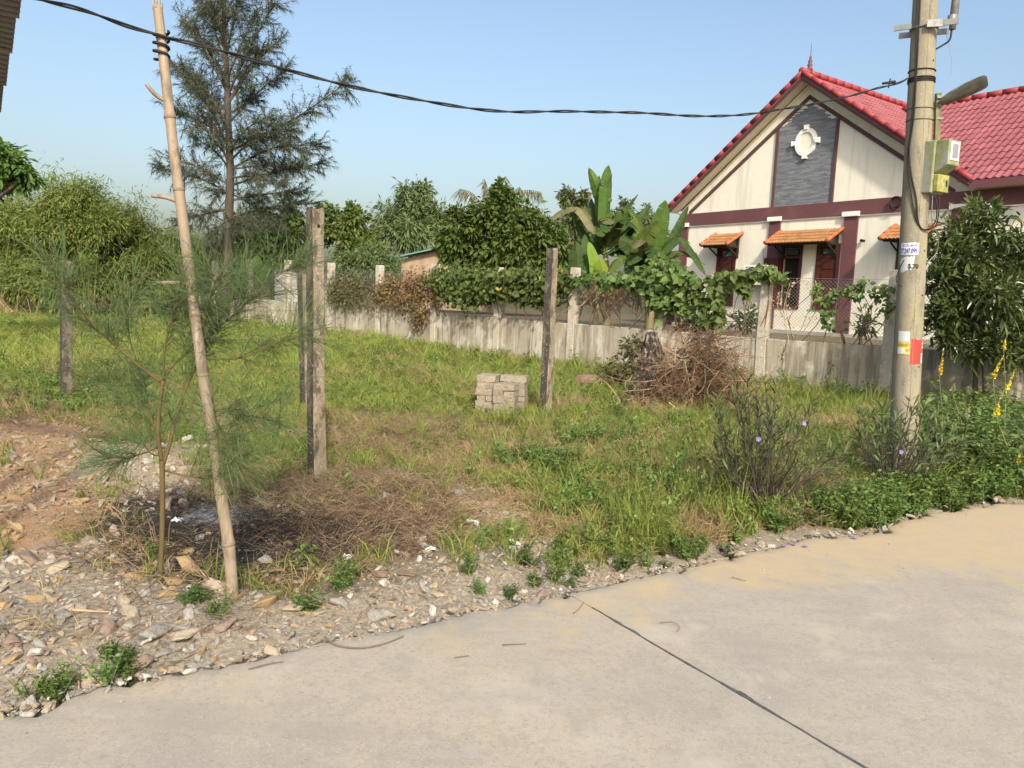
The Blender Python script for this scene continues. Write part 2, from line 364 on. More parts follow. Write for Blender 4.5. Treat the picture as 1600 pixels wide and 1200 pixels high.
# ------------------------------------------------------------------ house
cream = mk('cream_render', (.77, .74, .63), [(.8, .42, .7, (.71, .68, .56), .6), (6, .5, .75, (.64, .61, .51), .35), ((4, 4, .3), .50, .66, (.56, .54, .46), .5)], rough=.9, bump=(60, .12, .004), spec=.15)
cream2 = mk('cream_soffit', (.74, .68, .55), [(1.5, .45, .7, (.68, .62, .49), .5)], rough=.9, spec=.15)
maroon = mk('maroon_paint', (.135, .058, .062), [(1.4, .45, .7, (.17, .08, .085), .7), (9, .55, .75, (.10, .045, .05), .5)], rough=.7, spec=.25)
trimbr = mk('brown_trim', (.10, .052, .050), [(5, .5, .7, (.13, .07, .065), .6)], rough=.75)
whitep = mk('white_paint', (.80, .78, .74), [(8, .5, .75, (.62, .60, .55), .5)], rough=.7)
wood = mk('dark_red_wood', (.075, .018, .014), [((30, 30, 3), .4, .7, (.045, .012, .010), .7)], rough=.45, spec=.4)
blackw = mk('black_wood', (.02, .015, .012), [(8, .4, .7, (.04, .028, .02), .6)], rough=.8)
dark_in = mk('interior_shade', (.02, .018, .016), rough=.9)  # near-black stands in for shade inside the open window and the fan
glass = mk('window_glass', (.06, .085, .085), rough=.08, spec=.8)
tile_m = mk('red_roof_tile', (.25, .08, .088), [(3, .4, .7, (.215, .066, .075), .6), (1.1, .48, .68, (.20, .085, .088), .7), (40, .5, .75, (.31, .13, .135), .5)], rough=.75, rnd=.32, spec=.25, bump=(80, .15, .004))
cap_m = mk('red_cap_tile', (.29, .05, .055), [(6, .4, .7, (.22, .04, .045), .6)], rough=.55, rnd=.1)
orange = mk('orange_clay_tile', (.33, .16, .065), [(14, .42, .66, (.24, .12, .055), .8), (5, .5, .72, (.14, .10, .05), .75), (50, .5, .7, (.50, .26, .10), .5)], rough=.85, rnd=.18)
orange_cap = mk('orange_cap_tile', (.38, .125, .055), [(14, .45, .7, (.34, .09, .04), .7)], rough=.8, rnd=.1)
slate = mk('slate_strip', (.17, .18, .20), [((3, 3, 22), .4, .7, (.23, .245, .27), .7), (25, .5, .7, (.10, .105, .12), .5)], rough=.8, rnd=.45, spec=.35)

fv = unit(A(.579, -.815)); HX = A(5.048, 22.0, 1.0)
house = empty('house', tuple(HX), math.atan2(fv[1], fv[0]))
tag(house, 'cream single storey house with maroon bands and red tiled gable roof', 'house')
def hworld(p): return A(HX[0] + p[0] * fv[0] - p[1] * fv[1], HX[1] + p[0] * fv[1] + p[1] * fv[0], HX[2] + p[2])
WIN = [(.82, 1.36), (2.82, 3.38), (3.87, 4.38), (5.85, 6.4)]; WZ0, WZ1 = .6, 2.1
nb = NB(); cuts = [-.63] + [c for w in WIN for c in w] + [13.0]
for k in range(len(cuts) - 1):
    a, b = cuts[k], cuts[k + 1]
    if k % 2 == 0: nb.box(a, b, 0, .2, -.2, 2.9 if a < 6 else 3.2)
    else: nb.box(a, b, .0, .2, -.2, WZ0); nb.box(a, b, .0, .2, WZ1, 2.9)
nb.box(-.63, -.43, .2, 8, -.2, 3.3); nb.box(12.8, 13, .2, 8, -.2, 3.3); nb.box(-.63, 13, 8, 8.2, -.2, 3.3)
nb.build('wall', cream, house)
TAN = 2.9 / 4.1; CT = 1 / math.sqrt(1 + TAN * TAN); ST = TAN * CT; AP, AZ, EV = 3.27, 6.16, -.35
nb = NB(); nb.prism([(-.63, 2.9), (7.25, 2.9), (7.25, 3.22), (AP, 6.02), (-.63, 3.22)], .001, .2); nb.build('gable_wall', cream, house)
nb = NB(); nb.box(-.66, 13.02, -.05, -.001, 2.77, 3.10); nb.build('band', maroon, house)
nb = NB(); nb.box(-.64, 13.01, -.03, -.001, 2.735, 2.768); nb.build('moulding', whitep, house)
nb = NB(); nb.box(-.7, 13.05, -.06, -.001, -.2, .02); nb.build('plinth', mk('plinth_cement', (.42, .40, .36), [(3, .4, .7, (.3, .29, .26), .8)]), house)
for a, b in [(-.63, -.32), (2.41, 2.74), (4.48, 4.83), (6.9, 7.24), (9.4, 9.75)]:
    nb = NB(); nb.box(a, b, -.045, -.002, .021, 2.733); nb.build('pilaster', maroon, house)
    nb = NB(); nb.box(a - .04, b + .04, -.1, -.051, 2.735, 2.845); nb.build('pilaster_cap', whitep, house, bevel=.008)
def bar2(nb, p, q, w, y0, y1):
    p = A(*p); q = A(*q); d = unit(q - p); nrm = A(-d[1], d[0]) * w / 2
    nb.prism([tuple(p + nrm), tuple(p - nrm), tuple(q - nrm), tuple(q + nrm)], y0, y1)
for p, q in [((-.32, 3.13), (3.30, 5.68)), ((6.9, 3.11), (3.26, 5.68))]:
    nb = NB(); bar2(nb, p, q, .085, -.035, -.002); nb.build('gable_trim', trimbr, house)
for s in (2.45, 4.10):
    nb = NB(); nb.box(s - .035, s + .035, -.04, -.003, 3.101, 5.02); nb.build('panel_trim', trimbr, house)
# slate cladding, thin split strips
nb = NB(); C = []; H = []; z = 3.105
while z < 5.6:
    hh = rng.uniform(.022, .036); x = 2.487
    while x < 4.063:
        l = rng.uniform(.12, .34); e = min(x + l, 4.063); top = min(5.60 - abs((x + e) / 2 - 3.28) * (2.55 / 3.6), 9) + .0
        if e - x > .01 and z + hh < top - .02:
            dpt = rng.uniform(.005, .012); C.append(((x + e) / 2, -dpt / 2 - .001, z + hh / 2)); H.append(((e - x) / 2 - .0015, dpt / 2, hh / 2 - .0012))
        x = e
    z += hh
nb.boxes(np.array(C), np.array(H)); tag(nb.build('slate_cladding', slate, house), kind='stuff')
# oval medallion
nb = NB(); k = 40; cx, cz = 3.29, 4.60
a = np.arange(k) * 2 * math.pi / k
def ell(rx, rz, y): return np.column_stack([cx + rx * np.cos(a), np.full(k, y), cz + rz * np.sin(a)])
nb.add(np.concatenate([ell(.30, .335, -.013), ell(.30, .335, -.06), ell(.205, .24, -.06), ell(.205, .24, -.03)]),
       [[(r * k + j, r * k + (j + 1) % k, (r + 1) * k + (j + 1) % k, (r + 1) * k + j) for r in range(3) for j in range(k)]])
med = nb.build('medallion_ring', whitep, house)
nb = NB(); nb.add(ell(.205, .24, -.0305), [[tuple(range(k))[::-1]]]); nb.build('medallion_face', cream, med)
for dx, dz, w, h in [(0, .345, .06, .055), (0, -.345, .06, .055), (.32, 0, .06, .06), (-.32, 0, .06, .06)]:
    nb = NB()
    if dz: sgn = 1 if dz > 0 else -1; nb.prism([(cx - .045, cz + dz - .05 * sgn), (cx + .045, cz + dz - .05 * sgn), (cx + .065, cz + dz + .055 * sgn), (cx - .065, cz + dz + .055 * sgn)][::sgn], -.09, -.02)
    else: sgn = 1 if dx > 0 else -1; nb.prism([(cx + dx - .05 * sgn, cz - .045), (cx + dx + .065 * sgn, cz - .065), (cx + dx + .065 * sgn, cz + .065), (cx + dx - .05 * sgn, cz + .045)][::sgn], -.09, -.02)
    nb.build('keystone', whitep, med)
# windows
for k, (a, b) in enumerate(WIN):
    nb = NB()
    for bx_ in [(a - .05, a + .02, WZ0 - .05, WZ1 + .03), (b - .02, b + .05, WZ0 - .05, WZ1 + .03)]: nb.box(bx_[0], bx_[1], -.03, .08, bx_[2], bx_[3])
    nb.box(a + .021, b - .021, -.03, .08, WZ0 - .05, WZ0 + .02); nb.box(a + .021, b - .021, -.03, .08, WZ1 - .04, WZ1 + .03)
    w = nb.build('window', wood, house)
    if k == 1:
        nb = NB(); nb.box(a + .022, b - .022, .17, .19, WZ0 + .02, WZ1 - .04); nb.build('room_shade', dark_in, w)  # flat near-black sheet, the dimness of the room put into its colour
        nb = NB(); nb.box(a + .022, b - .022, .0, .05, 1.80, 1.86); nb.build('rail', wood, w)
        nb = NB(); nb.box(a + .12, b - .1, .02, .03, 1.89, 2.03); nb.build('pane', glass, w)
        for x in np.linspace(a + .09, b - .09, 5):
            nb = NB(); nb.tube([(x, .05, WZ0 + .02), (x, .05, 1.80)], .008, 6); nb.build('iron_bar', blackw, w)
        for s0, s1, ang in [(a - .46, a - .03, 0)]:
            sh = NB(); sh.box(s0, s1, -.075, -.046, WZ0, 1.82); sh = sh.build('shutter', wood, w)
            for z0, z1 in [(.7, 1.1), (1.18, 1.45), (1.53, 1.74)]:
                nb = NB(); nb.box(s0 + .08, s1 - .08, -.088, -.076, z0, z1); nb.build('shutter_panel', wood, sh, bevel=.006)
    else:
        sh = NB(); sh.box(a + .022, b - .022, .01, .04, WZ0 + .021, 1.80); sh = sh.build('shutter', wood, w)
        for z0, z1 in [(.7, 1.1), (1.18, 1.45), (1.53, 1.74)]:
            nb = NB(); nb.box(a + .11, b - .11, -.005, .009, z0, z1); nb.build('shutter_panel', wood, sh, bevel=.006)
        nb = NB(); nb.box(a + .022, b - .022, .0, .05, 1.801, 1.86); nb.build('rail', wood, w)
        nb = NB(); nb.box(a + .1, b - .1, .03, .04, 1.89, 2.03); nb.build('pane', glass, w)
        nb = NB(); nb.box(a + .022, b - .022, .05, .06, 1.861, 2.059); nb.build('transom', wood, w)
# tiled awnings over the windows
def awning(s0, s1, zt, lab):
    aw = empty('awning', (0, 0, 0)); aw.parent = house; aw['label'] = lab
    ys, zb = -.60, zt - .34; n = 7; L = math.hypot(.6, .34); d = A(0, -.6, -.34) / L; nr = A(0, -.34 / .6 * .86, .86); nr = unit(A(0, -.34, .6))
    nb = NB(); rows = 4; wt = .085; cols = int((s1 - s0) / wt); wt = (s1 - s0) / cols
    for r in range(rows):
        for c in range(cols):
            V = []
            for e, v in enumerate((r * L / rows, (r + 1.12) * L / rows)):
                for q in range(6):
                    u = q / 5; x = s0 + (c + u) * wt; hgt = .020 * math.sin(math.pi * u) + .014 * e + rng.uniform(-.001, .001)
                    V.append(A(x, 0, zt) + d * v + nr * (hgt + .03))
            for q in (0, 5): pass
            V += [v - nr * .022 for v in V[6:12]]
            nb.add(V, [[(q, q + 1, q + 7, q + 6) for q in range(5)] + [(q + 6, q + 7, q + 13, q + 12) for q in range(5)]])
    tag(nb.build('clay_tiles', orange, aw), kind='stuff')
    nb = NB(); nb.add([A(s0, 0, zt) + nr * .027, A(s1, 0, zt) + nr * .027, A(s1, 0, zt) + d * L + nr * .027, A(s0, 0, zt) + d * L + nr * .027,
                       A(s0, 0, zt) - nr * .01, A(s1, 0, zt) - nr * .01, A(s1, 0, zt) + d * L - nr * .01, A(s0, 0, zt) + d * L - nr * .01],
                      [[(0, 3, 2, 1), (4, 5, 6, 7), (0, 4, 7, 3), (1, 2, 6, 5), (3, 7, 6, 2)]]); nb.build('deck_board', blackw, aw)
    for sx in (s0, s1):
        for r in range(3):
            p = A(sx, 0, zt) + d * (r * L / 3) + nr * .045; q = A(sx, 0, zt) + d * ((r + 1.06) * L / 3) + nr * .055
            nb = NB(); nb.tube([p, q], [.042, .05], 10); nb.build('verge_tile', orange_cap, aw, True)
    for sx in (s0 + .12, s1 - .12):
        nb = NB(); nb.box(sx - .025, sx + .025, -.06, -.002, zb - .28, zt - .06); nb.box(sx - .025, sx + .025, -.5, -.061, zb - .02, zb + .03)
        bx = np.array([(sx, -.07, zb - .22), (sx, -.40, zb - .03)]); nb.tube(bx, .022, 6); nb.build('bracket', blackw, aw)
    nb = NB(); nb.box(s0 + .04, s1 - .04, -.57, -.52, zb - .03, zb + .02); nb.build('beam', blackw, aw)
awning(.70, 1.58, 2.46, 'small orange tiled awning over the narrow left window')
awning(2.77, 4.47, 2.45, 'wide orange tiled awning over the paired windows')
awning(5.73, 6.62, 2.45, 'small orange tiled awning half hidden by the utility pole')
# roof deck, soffit, fascia
nb = NB()
def sheet(pts, t=.03):
    V = [A(*p) for p in pts] + [A(*p) - A(0, 0, t) for p in pts]; n = len(pts)
    nb.add(V, [[tuple(range(n))], [tuple(range(2 * n - 1, n - 1, -1))], [(i, i + n, (i + 1) % n + n, (i + 1) % n) for i in range(n)]])
EL, ER, EZ = -.83, 7.37, AZ - 4.1 * TAN
sheet([(AP, EV, AZ), (EL, EV, EZ), (EL, 8.6, EZ), (AP, 8.6, AZ)])
sheet([(AP, EV, AZ), (AP, 8.6, AZ), (ER, 8.6, EZ), (ER, EV, EZ)])
RY = 3.15; RZ = EZ + (RY - EV) * TAN; RX = ER - (RY - EV)
sheet([(ER, EV, EZ), (RX, RY, RZ), (13.8, RY, RZ), (13.8, EV, EZ)])
sheet([(RX, RY, RZ), (ER, 2 * RY - EV, EZ), (13.8, 2 * RY - EV, EZ), (13.8, RY, RZ)])
roof = nb.build('roof', mk('roof_deck', (.30, .05, .05), rough=.7), house)
nb = NB(); sheet([(AP, EV + .02, AZ - .09), (EL + .03, EV + .02, EZ - .09), (EL + .03, .0, EZ - .09), (AP, .0, AZ - .09)], .03); sheet([(AP, EV + .02, AZ - .09), (AP, .0, AZ - .09), (ER - .03, .0, EZ - .09), (ER - .03, EV + .02, EZ - .09)], .03)
sheet([(EL + .03, .0, EZ - .12), (EL + .03, 8, EZ - .12), (-.6, 8, EZ - .12), (-.6, 0, EZ - .12)], .02)
sheet([(7.3, EV + .04, EZ - .1), (13.7, EV + .04, EZ - .1), (13.7, 0, EZ - .1), (7.3, 0, EZ - .1)], .03)
nb.build('soffit', cream2, house)
for p, q in [((AP, AZ - .06), (EL - .02, EZ - .075)), ((AP, AZ - .06), (ER + .02, EZ - .06))]:
    nb = NB(); bar2(nb, p, q, .10, EV - .03, EV - .001); nb.build('fascia', maroon, house)
    p2 = (p[0], p[1] - .085); q2 = (q[0], q[1] - .085); nb = NB(); bar2(nb, p2, q2, .05, EV - .015, EV - .001); nb.build('fascia', trimbr, house)
nb = NB(); nb.box(7.34, 13.8, EV - .03, EV - .002, EZ - .16, EZ - .01); nb.build('fascia', maroon, house)
# roof tiles
TW, TE = .30, .28
prof = [(u, .016 * math.cos(2 * math.pi * (u / TW * 2 - .25))) for u in np.linspace(0.001, TW - .001, 13)]
V = []
for v, zo in ((-.02, .018), (TE + .025, .034)):
    V += [(u - TW / 2, v, z + zo) for u, z in prof]
V += [(u - TW / 2, TE + .025, z + .008) for u, z in prof]
tf = [(q, q + 13, q + 14, q + 1) for q in range(12)] + [(q + 13, q + 26, q + 27, q + 14) for q in range(12)]
tile_me = np_mesh('roof_tile', np.array(V) * A(1, 1, 1), [np.array(tf)]); tile_me.materials.append(tile_m); tile_me.shade_smooth()
try: tile_me.set_sharp_from_angle(angle=.6)
except Exception: pass
tiles = []
SL = 4.1 / CT; NR = int(SL / TE)
for r in range(NR):
    v = SL - (r + 1) * TE
    for c in range(40):
        yy = EV + TW * (c + .5); xx = AP + v * CT; xc = xx + TE * .5 * CT
        if (xc + yy < 7.0 or xc < RX - .05) and yy < 5.5:
            tiles.append((A(xx, yy, AZ - v * ST), 'g'))
        xw = 13.7 - TW * (c + .5); yw = 3.75 - v * CT; yc2 = yw - TE * .5 * CT
        if xw + yc2 > 7.0 and yw < RY + .02: tiles.append((A(xw, yw, AZ - v * ST), 'w'))
MG = Matrix(((0, CT, ST), (-1, 0, 0), (0, -ST, CT))).to_4x4(); MW = Matrix(((-1, 0, 0), (0, -CT, -ST), (0, -ST, CT))).to_4x4()
vis = [t for t in tiles if 1040 < 1e9]
def scr(p):
    q = M3.T @ (p - CP); return 800 + F * q[0] / -q[2]
tiles.sort(key=lambda t: (scr(hworld(t[0])) > 1640, np.linalg.norm(hworld(t[0]) - CP)))
for p, k in tiles[:300]:
    o = bpy.data.objects.new('roof_tile', tile_me); COL.objects.link(o); o.parent = roof
    o.matrix_local = Matrix.Translation(p + rng.normal(size=3) * .002) @ (MG if k == 'g' else MW) @ Matrix.Rotation(rng.normal() * .006, 4, 'Z')
tv = np.array(V); TV = []; TF = []; off = 0
for p, k in tiles[300:]:
    R = np.array((MG if k == 'g' else MW).to_3x3()); TV.append(tv @ R.T + p); TF.append(np.array(tf) + off); off += len(tv)
if TV:
    o = link('roof_tiles', np_mesh('roof_tiles', np.concatenate(TV), [np.concatenate(TF)]), tile_m, roof, True); o['kind'] = 'stuff'
# caps along verge and ridges
def caps(p, q, r=.058, step=.34):
    p = A(*p); q = A(*q); n = max(1, round(np.linalg.norm(q - p) / step)); d = (q - p) / n
    for i in range(n):
        nb = NB(); nb.tube([p + d * i - d * .04, p + d * (i + 1)], [r * 1.08, r * .95], 12); nb.build('cap_tile', cap_m, roof, True)
caps((ER, EV - .02, EZ + .03), (AP, EV - .02, AZ + .03)); caps((EL, EV - .02, EZ + .03), (AP, EV - .02, AZ + .03))
caps((AP, EV - .05, AZ + .05), (AP, 8.6, AZ + .05), .075); caps((13.7, RY, RZ + .05), (RX, RY, RZ + .05), .075)
nb = NB(); nb.lathe([(.07, 0), (.075, .05), (.04, .09), (.065, .13), (.04, .18), (.05, .22), (.025, .28), (.03, .31), (.008, .36), (.006, .62), (.001, .66)], 12, (AP, EV + .25, AZ + .1)); nb.build('finial', maroon, house, True)
nb = NB(); nb.box(-1.75, -.66, .25, .30, -.1, 2.1); sc = nb.build('louvre_screen', trimbr, house)
for z in np.arange(0, 2.1, .1):
    nb = NB(); nb.box(-1.72, -.67, .20, .248, z, z + .06); nb.build('slat', maroon, sc)
# things fixed to the facade
yaw = house.rotation_euler[2]
ac = empty('air_conditioner', tuple(hworld((1.98, -.10, 1.12))), yaw); tag(ac, 'white outdoor air conditioner unit between the windows of the house', 'air conditioner')
nb = NB(); nb.box(0, .72, -.28, 0, 0, .50); acb = nb.build('casing', whitep, ac, bevel=.012)
greyp = mk('grey_plastic', (.35, .35, .34), rough=.6); nb = NB()
for r in (.21, .17, .13, .09, .05):
    pts = [(.27 + r * math.cos(t), -.288, .25 + r * math.sin(t)) for t in np.linspace(0, 2 * math.pi, 25)]; nb.tube(pts, .007, 5)
nb.build('fan_grille', greyp, ac)
nb = NB(); kk = [( .27 + .215 * math.cos(t), -.2835, .25 + .215 * math.sin(t)) for t in np.arange(24) * math.pi / 12]; nb.add(kk, [[tuple(range(24))]]); nb.build('fan_opening', dark_in, ac)
nb = NB(); nb.box(.05, .09, -.2, .098, -.04, -.001); nb.box(.63, .67, -.2, .098, -.04, -.001); nb.build('bracket', greyp, ac)
cc = empty('security_camera', tuple(hworld((4.97, 0, 2.18))), yaw); tag(cc, 'small black camera on the cream wall beside the maroon pilaster', 'camera')
nb = NB(); nb.tube([(0, -.001, 0), (0, -.05, 0)], .02, 10); nb.build('mount', blackw, cc); nb = NB(); nb.tube([(-.02, -.06, .0), (.08, -.08, -.02)], [.03, .03], 10); nb.build('body', blackw, cc)
nb = NB(); pts = [(.12 * math.cos(t), -.06 - .004 * t, .12 * math.sin(t)) for t in np.linspace(0, 6 * math.pi, 60)]; nb.tube(pts, .010, 6); o = nb.build('cable_coil', blackw); o.location = hworld((5.72, 0, 2.98)); o.rotation_euler = (0, 0, yaw); tag(o, 'black coil of cable hung on the maroon band', 'cable')
nb = NB(); nb.tube(spline([(2.30, -.03, 2.1), (2.31, -.06, 1.95), (2.36, -.04, 1.4), (2.37, -.04, .1)], 12), .013, 6); o = nb.build('drain_pipe', greyp); o.location = HX; o.rotation_euler = (0, 0, yaw); tag(o, 'thin grey pipe running down the wall beside the air conditioner', 'pipe')

# ------------------------------------------------------------------ boundary wall with posts and wire mesh
plaster = mk('stained_plaster', (.30, .27, .215), [((.7, .7, .5), .42, .65, (.38, .35, .29), .8), ((5, 5, .45), .50, .60, (.15, .125, .095), .75), ((9, 9, .7), .53, .62, (.47, .44, .38), .7), ((2.2, 2.2, 1.6), .54, .64, (.50, .47, .41), .7), ((16, 16, .9), .54, .63, (.20, .17, .13), .6), ((3, 3, 1.2), .55, .72, (.27, .22, .14), .7), (30, .5, .75, (.32, .28, .2), .5)], rough=.95, bump=(25, .35, .015), spec=.1)
postm = mk('whitewashed_post', (.41, .375, .31), [((6, 6, 1), .45, .7, (.30, .26, .2), .75), (18, .5, .72, (.64, .6, .52), .6), (5, .55, .75, (.18, .16, .12), .6)], rough=.95, bump=(30, .4, .012), spec=.1)
wirem = mk('galvanised_wire', (.33, .32, .30), rough=.5, metal=.6)
bw = empty('boundary_wall', tuple(W0), math.atan2(Wu[1], Wu[0])); tag(bw, 'stained low plaster wall with square posts and diamond wire mesh', 'wall')
def wtop(t): return .995 + .021 * max(0, 8 - t)
T0, T1 = -3, 15
for t in range(T0, T1):
    nb = NB(); x0, x1 = t * WL + .085, (t + 1) * WL - .085; n = 14
    Vv = []
    for q in range(n + 1):
        x = x0 + (x1 - x0) * q / n; zt = wtop(t + q / n) + .012 * (vnoise(x, 3, 3, 8) - .5); 
        Vv += [(x, -.06, -.3), (x, -.06, zt - .012), (x, -.048, zt), (x, .048, zt), (x, .06, zt - .012), (x, .06, -.3)]
    fs = [(q * 6 + j, q * 6 + j + 1, q * 6 + j + 7, q * 6 + j + 6) for q in range(n) for j in range(5)]
    nb.add(Vv, [[f[::-1] for f in fs], [tuple(range(6)), tuple(range(n * 6, n * 6 + 6))[::-1]]]); nb.build('wall_panel', plaster, bw)
for t in range(T0, T1 + 1):
    zt = wtop(t); h = zt + rng.uniform(1.18, 1.3) + (.06 if t == 8 else 0); tl = rng.normal() * .012
    nb = NB(); Vv = []
    for z, r in ((-.3, .088), (zt * .5, .088), (zt, .087), ((zt + h) / 2, .085), (h - .015, .084), (h, .074)):
        for sx, sy in ((-1, -1), (1, -1), (1, 1), (-1, 1)): Vv.append((t * WL + sx * r + max(0, z - zt) * tl + rng.normal() * .003, sy * r + rng.normal() * .003, z))
    nb.add(Vv, [[(r * 4 + j, r * 4 + (j + 1) % 4, r * 4 + 4 + (j + 1) % 4, r * 4 + 4 + j) for r in range(5) for j in range(4)], [(20, 21, 22, 23)]])
    nb.build('post', postm, bw, bevel=.006)
for t in range(T0, T1):
    nb = NB(); zb = wtop(t + .5) - .01; Hh = 1.13 if t >= 7 else 1.05; p = .065
    x0, x1 = t * WL + .08, (t + 1) * WL - .08; nz = int(Hh / (p / 2)); P0_ = []; P1_ = []
    for c in range(int((x1 - x0) / p) + 1):
        for r in range(nz):
            xa = x0 + c * p + (p / 2 if r % 2 else 0); xb = x0 + c * p + (0 if r % 2 else p / 2)
            for sx in (1, -1):
                a_, b_ = (xa, xb) if sx == 1 else (x0 + c * p - (p / 2 if r % 2 else 0) + 0, x0 + c * p - (0 if r % 2 else p / 2))
                P0_.append((a_, .0 + .01 * math.sin(xa * 4), zb + r * p / 2)); P1_.append((b_, .01 * math.sin(xb * 4), zb + (r + 1) * p / 2))
    P0_ = np.array(P0_); P1_ = np.array(P1_); ok = (P0_[:, 0] > x0) & (P0_[:, 0] < x1)
    nb.sticks(P0_[ok], P1_[ok], .0026, .0026)
    for z in (zb + .02, zb + Hh): nb.sticks([(x0, 0, z)], [(x1, 0, z)], .004, .004)
    nb.build('wire_mesh', wirem, bw)
# ------------------------------------------------------------------ concrete posts standing in the lot
def zh(x, y): return float(height(np.array([x]), np.array([y]))[0])
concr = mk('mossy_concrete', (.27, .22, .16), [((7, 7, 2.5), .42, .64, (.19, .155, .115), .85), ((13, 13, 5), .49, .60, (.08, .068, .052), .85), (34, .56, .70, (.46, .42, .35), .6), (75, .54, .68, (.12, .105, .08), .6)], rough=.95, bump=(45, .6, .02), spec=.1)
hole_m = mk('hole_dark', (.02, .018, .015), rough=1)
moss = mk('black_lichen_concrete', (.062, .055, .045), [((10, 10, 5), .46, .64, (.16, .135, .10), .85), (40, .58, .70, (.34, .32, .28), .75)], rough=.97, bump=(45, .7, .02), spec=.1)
def post(base_px, top_px, Yb, side, rot, label, hole=True):
    b = gp(*base_px); z0 = zh(b[0], b[1]); tp = dp(top_px[0], top_px[1], b[1] + .0); ht = tp[2] - z0
    e = empty('concrete_post', (b[0], b[1], z0)); tag(e, label, 'post', 'old concrete posts of the lot')
    nb = NB(); Vv = []; lv = [-.25, 0, .3, .7, 1.1, 1.5, ht * .9, ht - .03, ht]; lv = sorted(v for v in lv if v <= ht)
    for z in lv:
        s = side / 2 * (1 - .04 * z / ht) * (.93 if z == ht else 1); lean = (tp[:2] - b[:2]) * z / ht
        for k in range(8):
            c = [(-1, -.86), (-.86, -1), (.86, -1), (1, -.86), (1, .86), (.86, 1), (-.86, 1), (-1, .86)][k]
            x, y = c[0] * s + rng.normal() * .0035, c[1] * s + rng.normal() * .0035
            Vv.append((x * math.cos(rot) - y * math.sin(rot) + lean[0], x * math.sin(rot) + y * math.cos(rot) + lean[1], z + (rng.normal() * .008 if z == ht else 0)))
    n = len(lv)
    nb.add(Vv, [[(r * 8 + j, r * 8 + (j + 1) % 8, r * 8 + 8 + (j + 1) % 8, r * 8 + 8 + j) for r in range(n - 1) for j in range(8)], [tuple(range(n * 8 - 8, n * 8))]])
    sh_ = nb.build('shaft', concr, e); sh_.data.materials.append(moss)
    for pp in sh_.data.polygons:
        if pp.normal.x < -.2: pp.material_index = 1  # left-facing sides: mostly black lichen, with their shade in the tone too
    if hole:
        d = A(math.sin(rot), -math.cos(rot)) if rot < .9 else A(-math.cos(rot), -math.sin(rot))
        lean = (tp[:2] - b[:2]) * (ht - .14) / ht; c0 = lean + d * (side * .44); c1 = lean + d * (side * .49)
        nb = NB(); nb.tube([(c0[0], c0[1], ht - .14), (c1[0], c1[1], ht - .14)], .014, 10); nb.build('bolt_hole', hole_m, e)
    return e
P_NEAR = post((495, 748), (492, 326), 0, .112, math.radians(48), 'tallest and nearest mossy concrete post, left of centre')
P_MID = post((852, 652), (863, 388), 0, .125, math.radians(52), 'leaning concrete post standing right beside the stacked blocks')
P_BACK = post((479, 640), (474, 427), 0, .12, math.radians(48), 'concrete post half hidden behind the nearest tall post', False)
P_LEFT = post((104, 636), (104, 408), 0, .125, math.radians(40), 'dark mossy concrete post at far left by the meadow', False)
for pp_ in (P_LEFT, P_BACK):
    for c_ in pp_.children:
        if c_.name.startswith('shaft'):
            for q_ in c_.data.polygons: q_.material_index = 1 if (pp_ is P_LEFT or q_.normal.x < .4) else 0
wire2 = mk('rusty_wire', (.12, .09, .07), rough=.8)
for k, z in enumerate((.45, .85, 1.25)):
    a = A(*P_LEFT.location) + A(.02, -.085, z); b = A(*P_BACK.location) + A(0, -.085, z)
    nb = NB(); pts = [a + (b - a) * t - A(0, 0, .05 * 4 * t * (1 - t)) for t in np.linspace(0, 1, 14)]; nb.tube(pts, .0028, 4)
    tag(nb.build('fence_wire', wire2), ['lowest', 'middle', 'highest'][k] + ' thin rusty wire strung between two concrete posts', 'wire', 'wires between the posts')

# ------------------------------------------------------------------ stack of concrete blocks
blk = mk('concrete_block', (.29, .255, .20), [(9, .4, .65, (.27, .225, .165), .8), (26, .52, .72, (.14, .12, .09), .7), (60, .5, .7, (.44, .39, .31), .6)], rough=.95, bump=(50, .8, .02), rnd=.2, spec=.1)
BO = gp(742, 648); bz = zh(BO[0] + .3, BO[1] + .15); BR = math.radians(-16)
def block(x, y, z, lx, ly, lz, label):
    nb = NB(); nb.box(-lx / 2 + .003, lx / 2 - .003, -ly / 2 + .003, ly / 2 - .003, 0, lz - .003)
    nb.V[0] += rng.normal(size=nb.V[0].shape) * .006
    o = nb.build('concrete_block', blk, bevel=.0025); wx = BO[0] + x * math.cos(BR) - y * math.sin(BR); wy = BO[1] + x * math.sin(BR) + y * math.cos(BR)
    o.location = (wx, wy, bz - .02 + z); o.rotation_euler = (0, 0, BR + rng.normal() * .03)
    tag(o, label, 'block', 'stacked concrete blocks')
ORD = ['bottom', 'second', 'third', 'fourth', 'fifth', 'top']; HB = .088
for c in range(6):
    if c in (0, 2, 4):
        block(.06 + .005 * c, .17, c * HB, .13, .30, HB, f'concrete block at left of the stack, outer half, {ORD[c]} course')
        block(.195, .17, c * HB, .13, .30, HB, f'concrete block at left of the stack, inner half, {ORD[c]} course')
    else: block(.125, .17, c * HB, .265, .30, HB, f'long concrete block at left of the stack, {ORD[c]} course')
    if c < 5:
        if c in (1, 3): 
            block(.335, .05, c * HB, .145, .24, HB, f'concrete block on the right front of the stack, left half, {ORD[c]} course')
            block(.485, .05, c * HB, .145, .24, HB, f'concrete block on the right front of the stack, corner half, {ORD[c]} course')
        else: block(.41, .05, c * HB, .295, .24, HB, f'long concrete block on the right front of the stack, {ORD[c]} course')
    block(.45, .30, c * HB, .34 if c < 5 else .36, .20, HB, f'concrete block at the back right of the stack, {ORD[c]} course')

